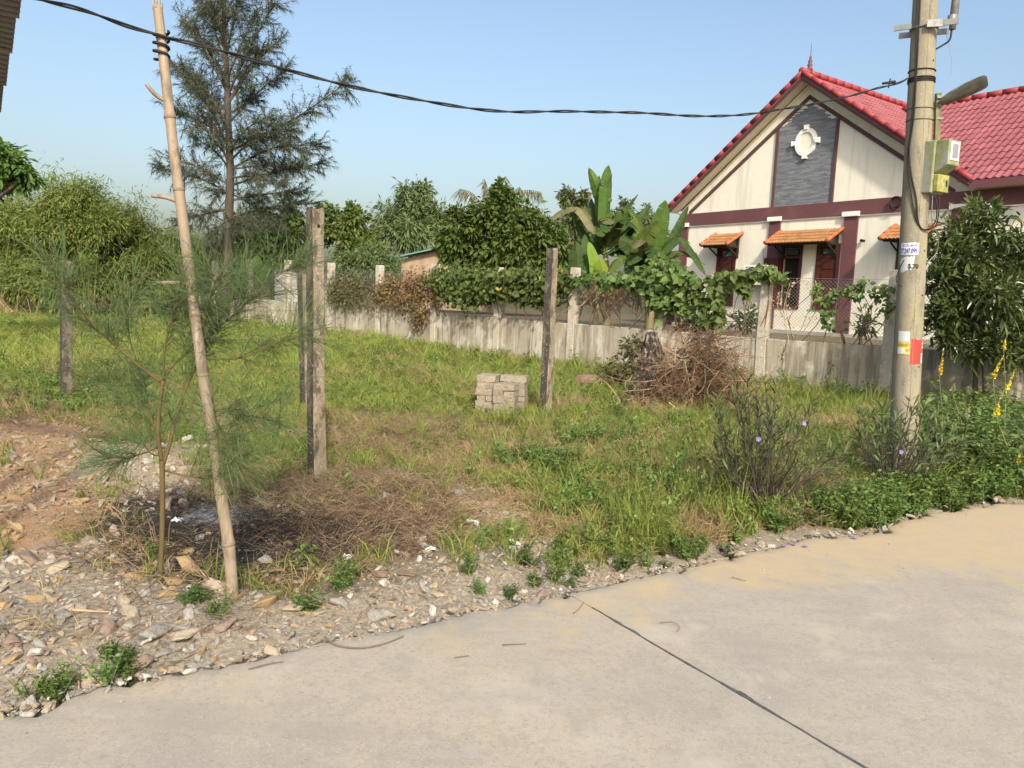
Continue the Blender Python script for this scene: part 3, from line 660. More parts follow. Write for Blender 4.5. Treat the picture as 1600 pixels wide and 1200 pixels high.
# ------------------------------------------------------------------ stump, log and heap of dead brush against the wall
barkm = mk('burnt_bark', (.055, .045, .038), [((16, 16, 12), .52, .64, (.34, .31, .27), .8), (7, .45, .7, (.03, .026, .022), .7)], rough=.95, bump=(18, .9, .05), spec=.1)
sb = gp(1030, 640); sz = zh(sb[0], sb[1])
st = empty('tree_stump', (sb[0], sb[1] + .35, sz)); tag(st, 'charred grey stump with pale flakes among dead brush by the wall', 'stump')
nb = NB(); k = 28; L_s = np.linspace(-.1, 1.05, 16); Vv = []
for i, z in enumerate(L_s):
    for j in range(k):
        t = 2 * math.pi * j / k; r = (.34 - .24 * max(0, z) + .10 * math.exp(-max(z, 0) * 6)) * (1 + .5 * (vnoise(3 * math.cos(t) + 9, 3 * math.sin(t) + z * 3, 1.2, 5) - .5) + .25 * (vnoise(t * 3, z * 9, 1.5, 6) - .5))
        Vv.append((r * math.cos(t) - .12 * z, r * math.sin(t) * .8, z + .12 * (vnoise(math.cos(t) * 2, math.sin(t) * 2, 2, 3) - .5) * (i == 15) + .0))
n = len(L_s); nb.add(Vv, [[(r * k + j, r * k + (j + 1) % k, (r + 1) * k + (j + 1) % k, (r + 1) * k + j) for r in range(n - 1) for j in range(k)], [tuple(range(n * k - k, n * k))]])
nb.build('trunk', barkm, st)
for ang, ln in ((200, .55), (250, .45), (320, .5)):
    a = math.radians(ang); nb = NB(); nb.tube(spline([(.15 * math.cos(a), .1 * math.sin(a), .25), (.35 * math.cos(a), .3 * math.sin(a), .12), (ln * math.cos(a), ln * .8 * math.sin(a), -.05)], 8), np.linspace(.09, .03, 8), 8); nb.build('root', barkm, st, True)
lp = gp(905, 612); lz = zh(lp[0], lp[1]); lg = empty('log', (lp[0], lp[1], lz)); tag(lg, 'short sawn log lying in the grass left of the stump', 'log')
nb = NB(); nb.tube([(0, 0, .13), (.2, .12, .125), (.62, .35, .12)], [.135, .13, .12], 16); nb.build('log_body', mk('log_bark', (.16, .11, .075), [((20, 20, 20), .45, .7, (.27, .19, .13), .8)], bump=(20, .7, .03)), lg)
nb = NB(); nb.tube([(-.004, -.0025, .13), (-.010, -.0065, .13)], [.122, .118], 16); nb.build('sawn_face', mk('sawn_wood', (.33, .22, .15), [(20, .45, .7, (.22, .13, .09), .8)]), lg)
bb = gp(1085, 640); bz2 = zh(bb[0], bb[1])
br = empty('brush_pile', (bb[0], bb[1], bz2)); tag(br, 'heap of dead brown branches and twigs against the wall', 'brush pile')
twm = mk('dead_twig', (.165, .10, .06), [(5, .4, .7, (.085, .055, .035), .8)], rough=.9, rnd=.4)
twl = mk('pale_dead_twig', (.40, .29, .18), [(5, .4, .7, (.28, .19, .11), .8)], rough=.9, rnd=.25)
def twigs(n, spread, hgt, seed, wild=.35, mean=(0, 0)):
    g = np.random.default_rng(seed); nb = NB()
    for i in range(n):
        x = g.normal() * spread[0] + mean[0]; y = g.normal() * spread[1] + mean[1]; ln = g.uniform(.3, .9); env = max(.12, hgt * math.exp(-(x / (spread[0] * 1.7)) ** 2))
        p = A(x, y, g.uniform(0, env)); d = unit(A(g.normal() * .7 + .25, g.normal() * .5, g.normal() * .6)); r = g.uniform(.0035, .010)
        for s in range(4):
            d = unit(d + g.normal(size=3) * wild + A(0, 0, -.12)); q = p + d * ln / 4; q[2] = max(q[2], .01)
            nb.sticks([p], [q], r, r * .75); r *= .75
            if g.random() < .5: e = p + unit(d + g.normal(size=3) * .8) * ln * .35; e[2] = max(e[2], .01); nb.sticks([p], [e], r * .7, r * .3)
            p = q
    return nb
o = twigs(900, (.42, .24), 1.1, 3, mean=(-.10, -.12)).build('twigs', twm, br); o['kind'] = 'stuff'
o = twigs(170, (.50, .28), .95, 4, mean=(-.08, -.2)).build('pale_twigs', twl, br); o['kind'] = 'stuff'
for pts in [[(-.62, -.35, .92), (-.35, -.42, .78), (-.2, -.42, .80), (.1, -.40, .62), (.55, -.3, .5)], [(-.3, -.45, .75), (-.22, -.5, .4), (-.15, -.5, .02)], [(0, -.45, .65), (-.02, -.5, .35), (-.35, -.5, .05)],
            [(.95, -.1, .35), (1.12, 0, .7), (1.05, .1, 1.0)], [(.2, -.45, .6), (.05, -.5, .3), (.3, -.55, .02)]]:
    nb = NB(); nb.tube(spline(pts, 16), np.linspace(.008, .004, 16), 6); nb.build('branch', twl, br, True)

# ------------------------------------------------------------------ bamboo pole carrying the cable
bam = mk('dry_bamboo', (.27, .21, .15), [((3, 3, 2), .42, .66, (.20, .165, .125), .8), ((30, 30, 2), .5, .72, (.39, .31, .23), .6), ((10, 10, 5), .52, .66, (.13, .10, .07), .8), (45, .56, .7, (.20, .15, .10), .6)], rough=.65, spec=.3, bump=((60, 60, 4), .2, .006))
bnode = mk('bamboo_node', (.20, .15, .105), rough=.8)
BPX = [(246, 10), (252, 60), (262, 150), (272, 240), (284, 330), (294, 410), (303, 480), (318, 590), (334, 690), (348, 790), (358, 860), (367, 940)]
bb0 = gp(367, 940); bzz = zh(bb0[0], bb0[1])
BP = [dp(x, y, 3.86 - .10 * i / 11) for i, (x, y) in enumerate(BPX)]; BP[-1] = A(bb0[0], bb0[1], bzz - .15)
BPs = spline(BP, 80); Lz = np.concatenate([[0], np.cumsum(np.linalg.norm(np.diff(BPs, axis=0), axis=1))])
pole = empty('bamboo_pole', (bb0[0], bb0[1], bzz)); tag(pole, 'leaning dry bamboo pole holding up the black cable', 'pole')
nodes_ = [.16, .52, .86, 1.18, 1.5, 1.8, 2.1, 2.38, 2.64, 2.9]
rad = .022 + .009 * Lz / Lz[-1] + sum(.0035 * np.exp(-((Lz - n) / .012) ** 2) for n in nodes_)
nb = NB(); nb.tube(BPs, rad, 14); rel(nb.build('culm', bam, pole, True), pole.location)
for n in nodes_:
    i = int(np.argmin(abs(Lz - n))); nb = NB(); c = BPs[i]; d = unit(BPs[min(i + 1, 79)] - BPs[i - 1]); nb.tube([c - d * .010, c - d * .004, c + d * .004, c + d * .010], [rad[i] - .001, rad[i] + .002, rad[i] + .002, rad[i] - .001], 14); rel(nb.build('node_ring', bnode, pole, True), pole.location)
for a, b, c in [((260, 158), (243, 148), (229, 132)), ((277, 314), (258, 308), (237, 306)), ((297, 448), (275, 442), (246, 442))]:
    nb = NB(); nb.tube(spline([dp(*a, 3.84), dp(*b, 3.83), dp(*c, 3.83)], 8), np.linspace(.012, .009, 8), 8); rel(nb.build('branch_stub', bam, pole, True), pole.location)
for k in range(4):
    a = 1.6 * k; c = BPs[0]; nb = NB(); p = c + A(.018 * math.cos(a), .018 * math.sin(a), -.01); nb.tube([p, p + A(.004, 0, .03 + .02 * (k % 3))], [.009, .003], 5); rel(nb.build('splinter', bam, pole), pole.location)

# ------------------------------------------------------------------ utility pole and everything fixed to it
UB = gp(1408, 752); UZ = zh(UB[0], UB[1]); UT = dp(1446, 0, UB[1])
UA = unit(UT - A(UB[0], UB[1], 0))
poleconc = mk('pole_concrete', (.27, .24, .175), [((5, 5, 1.2), .42, .66, (.20, .185, .15), .85), ((7, 7, 1.8), .5, .70, (.28, .25, .11), .8), ((16, 16, 4), .52, .68, (.14, .125, .095), .75), (60, .52, .70, (.36, .33, .26), .6), ((4, 4, .5), .58, .72, (.22, .22, .12), .6)], rough=.92, bump=(60, .35, .01), spec=.15)
up = empty('utility_pole', (UB[0], UB[1], UZ)); tag(up, 'tall round concrete utility pole leaning slightly at the road edge', 'pole')
def ur(z): return .128 - .0062 * z
def uax(z): return A(UB[0], UB[1], 0) + UA * (z / UA[2])
zs = np.linspace(UZ - .5, 7.4, 40)
nb = NB(); nb.tube([uax(z) for z in zs], [ur(z) for z in zs], 40); rel(nb.build('shaft', poleconc, up, True), up.location)
def onpole(z, ang, off=0.0):
    """point on the pole's skin; ang 0 faces the camera, positive to the right"""
    c = uax(z); f = unit(A(-c[0], -c[1], 0)); r = A(-f[1], f[0], 0); return c + (f * math.cos(ang) + r * math.sin(ang)) * (ur(z) + off)
nb = NB()
for sgn in (.35,):
    zz = np.linspace(.05, 7.3, 60); pts = [onpole(z, sgn + .01 * math.sin(z * 5), -.001) for z in zz]; nb.tube(pts, .004, 4)
rel(nb.build('mould_seam', poleconc, up, True), up.location)
for z in (1.1, 1.75, 2.15, 2.9, 3.8, 4.35):
    nb = NB(); a = onpole(z, .95, -.004); b = onpole(z, .95, .0015); nb.tube([a, b], .009, 8); rel(nb.build('step_hole', hole_m, up), up.location)
def patch(a0, a1, z0, z1, off=.002, n=14, m=6, ragged=0, slant=0.0):
    V = []; seed = random.randint(0, 99)
    for j in range(m + 1):
        for i in range(n + 1):
            u, v = i / n, j / m; a = a0 + (a1 - a0) * u; z = z0 + (z1 - z0) * v + slant * u
            if ragged:
                if j in (0, m): z += ragged * (vnoise(i * .9, j, 1, seed) - .5)
                if i in (0, n): a += ragged * 5 * (vnoise(j * 1.3, i, 1, seed + 1) - .5)
            V.append(onpole(z, a, off))
    return V, [(j * (n + 1) + i, j * (n + 1) + i + 1, (j + 1) * (n + 1) + i + 1, (j + 1) * (n + 1) + i) for j in range(m) for i in range(n)]
def ptext(txt, a0, zc, size, mat, parent, name, off=.0045, bold=0.0, width=None):
    cu = bpy.data.curves.new('t', 'FONT'); cu.body = txt; cu.size = size; cu.offset = bold; cu.align_x = 'LEFT'; cu.resolution_u = 3
    t = bpy.data.objects.new('t', cu); COL.objects.link(t); bpy.context.view_layer.update()
    me = bpy.data.meshes.new_from_object(t.evaluated_get(bpy.context.evaluated_depsgraph_get())); bpy.data.objects.remove(t); bpy.data.curves.remove(cu)
    w = max(v.co.x for v in me.vertices); k = (width / w) if width else 1
    for v in me.vertices:
        z = zc + v.co.y; p = onpole(z, a0 + v.co.x * k / ur(z), off); v.co = Vector(p)
    me.materials.clear(); o = link(name, me, mat, parent); rel(o, up.location if parent else (0, 0, 0)); return o
def pixz(y): return (dp(1418, y, UB[1] - .13))[2]
red_p = mk('red_paint', (.62, .045, .035), [(20, .5, .75, (.5, .04, .03), .6)], rough=.6)
white_pr = mk('white_print', (.82, .82, .82), rough=.6); blue_p = mk('blue_print', (.07, .06, .42), rough=.6); black_p = mk('black_print', (.03, .03, .035), rough=.6)
paper = mk('paper_white', (.72, .72, .76), [(20, .5, .75, (.6, .6, .63), .5)], rough=.7); paper_g = mk('paper_grey', (.52, .55, .56), [(9, .4, .7, (.42, .44, .44), .7)], rough=.8); yellow_p = mk('yellow_print', (.68, .46, .10), [(14, .5, .7, (.5, .36, .1), .6)], rough=.7); olive_p = mk('olive_print', (.30, .26, .02), rough=.7)
V, fs = patch(.20, 1.25, pixz(569), pixz(530), .002, 14, 6, .012, .0); o = rel(link('red_sign_paint', np_mesh('p', V, [fs]), red_p, up), up.location)
ptext('i', 1.05, pixz(566), .13, white_pr, up, 'white_letter', .004, .004)
for k, y in enumerate((541, 535)): 
    V, fs = patch(1.12, 1.25, pixz(y + 2.5), pixz(y), .004, 3, 2); rel(link('white_mark', np_mesh('p', V, [fs]), white_pr, up), up.location)
# stickers
def sticker(label, bits, mat, a0, a1, y0, y1, ragged=0, slant=0, off=.002):
    V, fs = patch(a0, a1, pixz(y1), pixz(y0), off, 12, 4, ragged, slant); e = empty('sticker', tuple(onpole(pixz(y1), (a0 + a1) / 2, 0))); tag(e, label, 'sticker', 'stickers on the utility pole')
    rel(link('paper', np_mesh('p', V, [fs]), mat, e), e.location)
    for txt, a, y, sz, m_, bold, width in bits:
        t = ptext(txt, a, pixz(y), sz, m_, None, 'lettering', off + .0025, bold, width); t.parent = e; rel(t, e.location)
sticker('white paper sticker with large blue phone number on the utility pole', [('XE CẨU GIÁ RẺ', -.80, 384.5, .032, blue_p, .0005, .125), ('77.247.099', -.93, 395, .062, blue_p, .002, .142)], paper, -.98, .42, 378.5, 397, .004)
sticker('torn white sticker with black digits 5.70 on the utility pole', [('5.70', -.28, 418.5, .052, black_p, .0025, .085)], paper_g, -.95, .12, 404, 425, .03, .035)
sticker('blank pale grey paper glued above the yellow strip on the pole', [], paper_g, -.75, .10, 518, 534.5, .004)
sticker('torn yellow sticker strip with olive lettering beside the red paint', [('BÁN ĐẤT', -.66, 542, .04, olive_p, .0015, .10), ('97', -.12, 550, .036, olive_p, .0015, None)], yellow_p, -.72, .14, 535, 554, .006)
V, fs = patch(-.75, -.20, pixz(553.5), pixz(544), .004, 8, 3, .012); o = link('sticker', np_mesh('p', V, [fs]), paper_g); tag(o, 'torn grey scrap of paper over the yellow sticker strip', 'sticker', 'stickers on the utility pole')
# steel bands and cables down the pole
steel = mk('galvanised_steel', (.24, .245, .24), [(20, .45, .7, (.14, .14, .13), .7)], rough=.55, metal=.4); blackc = mk('black_cable', (.018, .018, .018), rough=.6); 
def ring(z, r, mat, name, parent, w=None, a0=0, a1=2 * math.pi, off=.004):
    nb = NB(); aa = np.linspace(a0, a1, 40); nb.tube([onpole(z, a, off) for a in aa], r, 5, False); return rel(nb.build(name, mat, parent, True), parent.location)
for y in (104, 116, 119, 122): ring(pixz(y) + .0, .006, blackc, 'tie_wire', up)
for y in (165, 183): ring(pixz(y), .0035, wire2, 'tie_wire', up)
def cable(pts, r, label, name='cable', n=60, k=6, mat=None):
    nb = NB(); nb.tube(spline(pts, n), r, k); return tag(nb.build(name, mat or blackc, None, True), label, 'cable')
def pc(x, y, off=.012):
    """a point lying on the front of the pole at a pixel"""
    z = pixz(y); c = uax(z); f = unit(A(-c[0], -c[1], 0)); r = A(-f[1], f[0], 0); b = dp(x, y, UB[1] - ur(z)); s = float((b - c) @ r); s = max(-ur(z) - .0, min(ur(z), s)); return c + r * s + f * (math.sqrt(max(0, ur(z) ** 2 - s * s)) + off)
cable([pc(1440, -40), pc(1437, 20), pc(1433, 100), pc(1428, 180), pc(1421, 230), pc(1424, 270), pc(1432, 310), pc(1434, 340), pc(1440, 356), dp(1452, 357, 7.0), dp(1462, 345, 6.98), dp(1464, 325, 6.97), dp(1461, 306, 6.97)], .006, 'black cable running down the pole and looping up to the meter box')
cable([pc(1436, -40), pc(1432, 30), pc(1430, 120), pc(1423, 200), pc(1418, 250), pc(1424, 300), pc(1433, 345), pc(1446, 358), dp(1462, 352, 7.0), dp(1467, 330, 6.96), dp(1467, 306, 6.96)], .0055, 'thinner black cable running down the left side of the pole')
cable([dp(1457, 306, 6.97), dp(1456, 330, 6.98), dp(1457, 350, 7.0), dp(1466, 370, 7.05), dp(1463, 395, 7.1), pc(1447, 410)], .004, 'grey cable hanging in a loop under the meter box', mat=steel)
cable([pc(1413, 405, .01), dp(1403, 425, 7.1), dp(1401, 440, 7.1), pc(1409, 448, .01)], .004, 'short black cable bulging from the left side of the pole')
# bracket with antenna at the top
tb = empty('antenna', tuple(onpole(pixz(50), 1.2, 0))); tag(tb, 'grey tube antenna on a steel bracket near the top of the pole', 'antenna')
def boxpts(nb, a, b, w, h):
    a = A(*a); b = A(*b); d = unit(b - a); u = unit(np.cross(d, A(0, 0, 1))); v = np.cross(u, d); V = [q + u * w * i + v * h * j for q in (a, b) for i, j in ((-1, -1), (1, -1), (1, 1), (-1, 1))]
    nb.add(V, [[(0, 1, 5, 4), (1, 2, 6, 5), (2, 3, 7, 6), (3, 0, 4, 7), (0, 3, 2, 1), (4, 5, 6, 7)]])
zbk = pixz(36)
for s in (1,):
    nb = NB(); c = uax(zbk); f = unit(A(-c[0], -c[1], 0)); r = A(-f[1], f[0], 0)
    boxpts(nb, c - r * .24 + f * .10, c - r * .10 + f * .115, .008, .022); boxpts(nb, c + r * .085 + f * .115, c + r * .26 + f * .13, .008, .025); boxpts(nb, c + r * .02 + f * .145, c + r * .16 + f * .118, .006, .03); boxpts(nb, c - r * .2 - f * .12, c + r * .2 - f * .12, .006, .025)
    rel(nb.build('bracket', steel, tb), tb.location)
ring(zbk, .012, steel, 'band', tb)
tp0 = dp(1488, 46, 7.05); nb = NB(); nb.tube([tp0, tp0 + A(0, 0, .05), tp0 + A(0, 0, .052), tp0 + A(.02, 0, .9)], [.028, .028, .033, .033], 14); rel(nb.build('tube', steel, tb, True), tb.location)
nb = NB(); cz_ = dp(1488, 30, 7.05); nb.tube([cz_ - A(0, 0, .03), cz_ + A(0, 0, .03)], .04, 14); rel(nb.build('clamp', steel, tb), tb.location)
nb = NB(); nb.tube(spline([dp(1487, 46, 7.05), dp(1484, 62, 7.05), dp(1474, 70, 7.08), pc(1463, 71, .0)], 16), .008, 6); rel(nb.build('lead', blackc, tb, True), tb.location)
cable([dp(1477, 48, 7.1), dp(1486, 85, 7.08), dp(1486, 115, 7.05), dp(1472, 145, 7.0)], .0018, 'hair thin wire hanging from the antenna bracket to the lamp', mat=steel)
# street lamp
lampg = mk('lamp_housing', (.24, .25, .23), [(14, .45, .68, (.12, .125, .10), .8)], rough=.5, metal=.4); lens_m = mk('dark_lens', (.06, .06, .052), [(9, .45, .66, (.11, .105, .085), .8)], rough=.25, spec=.5); mossg = mk('mossy_steel', (.13, .13, .05), [((4, 4, 3), .45, .7, (.26, .26, .22), .7)], rough=.8)  # lens toned much darker than the housing
LB = dp(1463, 228, 7.04); sl_ = empty('street_lamp', tuple(LB)); tag(sl_, 'dirty grey street lamp head on a mossy arm bolted to the pole', 'lamp')
nb = NB(); boxpts(nb, dp(1463, 229, 7.06), dp(1466, 146, 7.06), .018, .022); rel(nb.build('arm', mossg, sl_), sl_.location)
nb = NB(); nb.tube(spline([dp(1468, 166, 7.04), dp(1473, 158, 7.03), dp(1480, 150, 7.0)], 6), .016, 8); rel(nb.build('spigot', steel, sl_), sl_.location)
nb = NB(); boxpts(nb, dp(1464, 185, 7.05), dp(1474, 185, 7.03), .01, .01); boxpts(nb, dp(1464, 152, 7.04), dp(1476, 150, 7.03), .012, .012); rel(nb.build('bolt', steel, sl_), sl_.location)
h0 = dp(1470, 160, 7.0); h1 = dp(1543, 126, 6.85); ax = unit(h1 - h0); Lh = np.linalg.norm(h1 - h0); sx_ = unit(np.cross(ax, A(0, 0, 1))); upv = np.cross(sx_, ax)
# roll the head a little so that its lens shows
rollq = Matrix.Rotation(math.radians(-34), 3, Vector(ax)); sx_ = np.array(rollq @ Vector(sx_)); upv = np.array(rollq @ Vector(upv))
prf = [(0, .03, .025), (.08, .042, .04), (.25, .058, .05), (.55, .076, .054), (.85, .08, .045), (.96, .072, .036), (1, .05, .02)]
nb = NB(); Vv = []
for t, w, h in prf:
    for j in range(9): a = math.pi * j / 8; Vv.append(h0 + ax * Lh * t + sx_ * w * math.cos(a) + upv * h * math.sin(a))
nb.add(Vv, [[(i * 9 + j, i * 9 + j + 1, i * 9 + 10 + j, i * 9 + 9 + j) for i in range(6) for j in range(8)], [tuple(range(9))[::-1], tuple(range(54, 63))]]); rel(nb.build('housing', lampg, sl_, True), sl_.location)
nb = NB(); Vv = []
for t, w, h in prf:
    for j in range(7): a = -math.pi * j / 6; Vv.append(h0 + ax * Lh * t + sx_ * w * .93 * math.cos(a) + upv * (h * .42 * math.sin(a) + .002))
nb.add(Vv, [[(i * 7 + j, i * 7 + 7 + j, i * 7 + 8 + j, i * 7 + j + 1) for i in range(6) for j in range(6)]]); rel(nb.build('lens', lens_m, sl_, True), sl_.location)
# electricity meter box
mbg = mk('meter_plastic', (.27, .29, .25), [(5, .40, .62, (.21, .22, .09), .85), (14, .5, .68, (.12, .135, .045), .7)], rough=.6); mby = mk('mossy_meter_plastic', (.32, .31, .075), [(8, .4, .62, (.19, .20, .05), .85), (18, .5, .68, (.38, .37, .22), .7)], rough=.7)
mpos = dp(1462, 303, 7.03); mb = empty('meter_box', tuple(mpos), math.radians(31)); tag(mb, 'mossy pale green electricity meter box strapped to the pole', 'meter box')
nb = NB(); nb.box(-.115, .095, -.02, .09, 0, .455); nb.build('back_case', mbg, mb, bevel=.01)
nb = NB(); nb.prism([(0, 0)] * 0 + [(-.10, .20), (.085, .20), (.085, .45), (-.10, .45)], -.075, -.0205); 
Vv = [(-.095, -.021, .165), (.085, -.021, .165), (.085, -.135, .235), (-.095, -.135, .235), (-.095, -.135, .448), (.085, -.135, .448), (.085, -.021, .448), (-.095, -.021, .448)]
nb = NB(); nb.add(Vv, [[(0, 1, 2, 3), (3, 2, 5, 4), (4, 5, 6, 7), (1, 6, 5, 2), (0, 3, 4, 7), (0, 7, 6, 1)]]); hd = nb.build('meter_head', mbg, mb, bevel=.006)
nb = NB(); nb.box(-.065, .055, -.141, -.1355, .275, .43); nb.build('window_frame', whitep, hd); nb = NB(); nb.box(-.048, .038, -.1445, -.1415, .292, .415); nb.build('window_pane', mk('meter_glass', (.22, .22, .24), rough=.2, spec=.6), hd)
nb = NB(); nb.box(-.09, .08, -.065, -.0205, .008, .16); tcv = nb.build('terminal_cover', mby, mb, bevel=.008)
nb = NB(); nb.box(.03, .05, -.068, -.0655, .06, .115); nb.build('keyhole', hole_m, tcv)
for y in (244, 303): ring(pixz(y), .012, steel, 'strap', mb).parent = up
# main twisted pair from the pole to the bamboo and on to the shed
A2 = onpole(pixz(121), -1.3, .01)[:2]; BT = BPs[int(np.argmin(abs(BPs[:, 2] - dp(250, 60, 3.86)[2])))]; B2 = BT[:2] + A(0, -.03)
CPX = [(1418, 122), (1360, 143), (1300, 157), (1240, 168), (1180, 177), (1110, 184), (1040, 178), (960, 174), (860, 175), (780, 176), (700, 164), (620, 150), (540, 134), (460, 112), (390, 92), (320, 71), (262, 60)]
cp = []
for x, y in CPX:
    d = ray(x, y); dl = B2 - A2; Mx_ = np.array([[d[0], -dl[0]], [d[1], -dl[1]]]); k, t = np.linalg.solve(Mx_, A2); cp.append(CP + d * k)
cp.append(BT + A(.0, -.04, .0))
cs = spline(cp, 240); sag = np.convolve(np.pad(cs[:, 2], 12, mode='reflect', reflect_type='odd'), np.ones(25) / 25, 'valid'); cs[:, 2] = sag
tailpts = spline([BT + A(0, -.04, 0), dp(200, 41, 3.72), dp(130, 16, 3.5), dp(65, 0, 3.3), dp(-60, -30, 2.95), dp(-150, -60, 2.7)], 60)
full = np.concatenate([cs, tailpts[1:]])
mc = empty('overhead_cable', tuple(A2) + (float(cs[0][2]),)); tag(mc, 'long black twisted cable sagging from utility pole to bamboo pole', 'cable')
ln = np.concatenate([[0], np.cumsum(np.linalg.norm(np.diff(full, axis=0), axis=1))]); tw = ln * 11
for ph in (0, math.pi):
    off = np.column_stack([np.zeros(len(full)), np.cos(tw + ph), np.sin(tw + ph)]) * .0055
    nb = NB(); nb.tube(full + off, .0052, 6); rel(nb.build('strand', blackc, mc, True), mc.location)
nb = NB(); i0 = int(np.argmin(abs(BPs[:, 2] - BT[2]))); pts = [BT + A(.034 * math.cos(t), .034 * math.sin(t), -.006 * t + .03) for t in np.linspace(0, 7 * math.pi, 70)]; nb.tube(pts, .007, 6); rel(nb.build('binding', blackc, mc, True), mc.location)
nb = NB(); nb.tube([cs[6] + A(0, 0, .02), cs[10] + A(0, 0, .03)], [.014, .01], 8); nb.tube([cs[8] + A(0, 0, -.02), cs[8] + A(0.01, 0, .06)], .006, 6); rel(nb.build('clamp', blackc, mc), mc.location)

# ------------------------------------------------------------------ corner of a corrugated shed roof at the left edge
corr = mk('corrugated_sheet', (.13, .115, .095), [((2, 2, 2), .45, .7, (.09, .075, .06), .7), (14, .5, .72, (.17, .15, .12), .5)], rough=.6, metal=.2)
shd = empty('shed', (-4.2, 3.6, zh(-4.2, 3.6))); tag(shd, 'corner of a corrugated metal shed roof at the top left edge', 'shed')
pa = dp(24, -45, 3.15); pb = dp(2, 172, 4.1); ev_ = (pb - pa)
for k in range(4):
    nb = NB(); t0, t1 = k / 4 - .01, (k + 1) / 4 + .02; nW = 8; Vv = []; m = nW * 8
    for i in range(m + 1):
        t = t0 + (t1 - t0) * i / m; p = pa + ev_ * t + A(.012 * (3 - k), 0, 0); z = .012 * math.sin(2 * math.pi * i / 8) + .006 * (k % 2)
        Vv += [p + A(0, 0, z), p + A(-2.2, .25, .42 + z), p + A(0, 0, z + .002), p + A(-2.2, .25, .42 + z + .002)]
    nb.add(Vv, [[(4 * i, 4 * i + 1, 4 * i + 5, 4 * i + 4) for i in range(m)] + [(4 * i + 2, 4 * i + 6, 4 * i + 7, 4 * i + 3) for i in range(m)] + [(4 * i, 4 * i + 4, 4 * i + 6, 4 * i + 2) for i in range(m)]]); rel(nb.build('roof_sheet', corr, shd), shd.location)
for p in (pa + A(-.9, .05, .14), pb + A(-.75, -.1, .12)):
    g0 = zh(p[0], p[1]); nb = NB(); nb.tube([(p[0], p[1], g0 - .1), (p[0], p[1], p[2])], .05, 10); rel(nb.build('post', bam, shd), shd.location)
nb = NB(); nb.tube([pa + A(-.9, -.2, .13), pb + A(-.75, .1, .11)], .04, 8); rel(nb.build('rafter', bam, shd), shd.location)

# ------------------------------------------------------------------ stones, sticks and litter
def hull(g, n=14, flat=.65):
    bm = bmesh.new(); P = unit(g.normal(size=(n, 3))) * g.uniform(.75, 1.1, (n, 1)) * A(1, g.uniform(.6, .95), flat * g.uniform(.7, 1.1))
    for p in P: bm.verts.new(p)
    r = bmesh.ops.convex_hull(bm, input=bm.verts); 
    for v in [v for v in bm.verts if not v.link_faces]: bm.verts.remove(v)
    bmesh.ops.bevel(bm, geom=bm.edges[:], offset=.06, segments=1, affect='EDGES')
    me = bpy.data.meshes.new('stone'); bm.to_mesh(me); bm.free(); return me
gr = np.random.default_rng(11); HULLS = [hull(gr) for _ in range(10)]
stone_mats = [mk('stone_' + n_, c, [(3, .42, .68, c2, .8), (14, .5, .72, c3, .6)], rough=.9, bump=(9, .5, .05), rnd=.22, spec=.15) for n_, c, c2, c3 in
  [('buff', (.35, .29, .215), (.26, .21, .155), (.43, .38, .30)), ('grey', (.30, .285, .255), (.22, .21, .185), (.40, .38, .34)), ('ochre', (.36, .25, .13), (.30, .225, .14), (.42, .34, .23)), ('white', (.46, .43, .38), (.35, .32, .27), (.55, .53, .48)), ('brown', (.26, .19, .145), (.20, .155, .125), (.38, .30, .24))]]
SM = []
for m_ in stone_mats:
    row = []
    for h in HULLS: c = h.copy(); c.materials.append(m_); row.append(c)
    SM.append(row)
def stone(px, py, wpx, hpx, mi, hi, label, yaw_=None, group=None, name='stone'):
    b = gp(px, py); d = b[1]; w = wpx / F * d / 2 * 1.2; h = hpx / F * d / 2 * 1.15
    o = bpy.data.objects.new(name, SM[mi][hi]); COL.objects.link(o); z = zh(b[0], b[1] + w * .6)
    o.location = (b[0], b[1] + w * .45, z + h * .35); o.scale = (w, w * .8, h * 1.25); o.rotation_euler = (gr.normal() * .12, gr.normal() * .12, yaw_ if yaw_ is not None else gr.uniform(0, 6.3))
    return tag(o, label, 'stone', group)
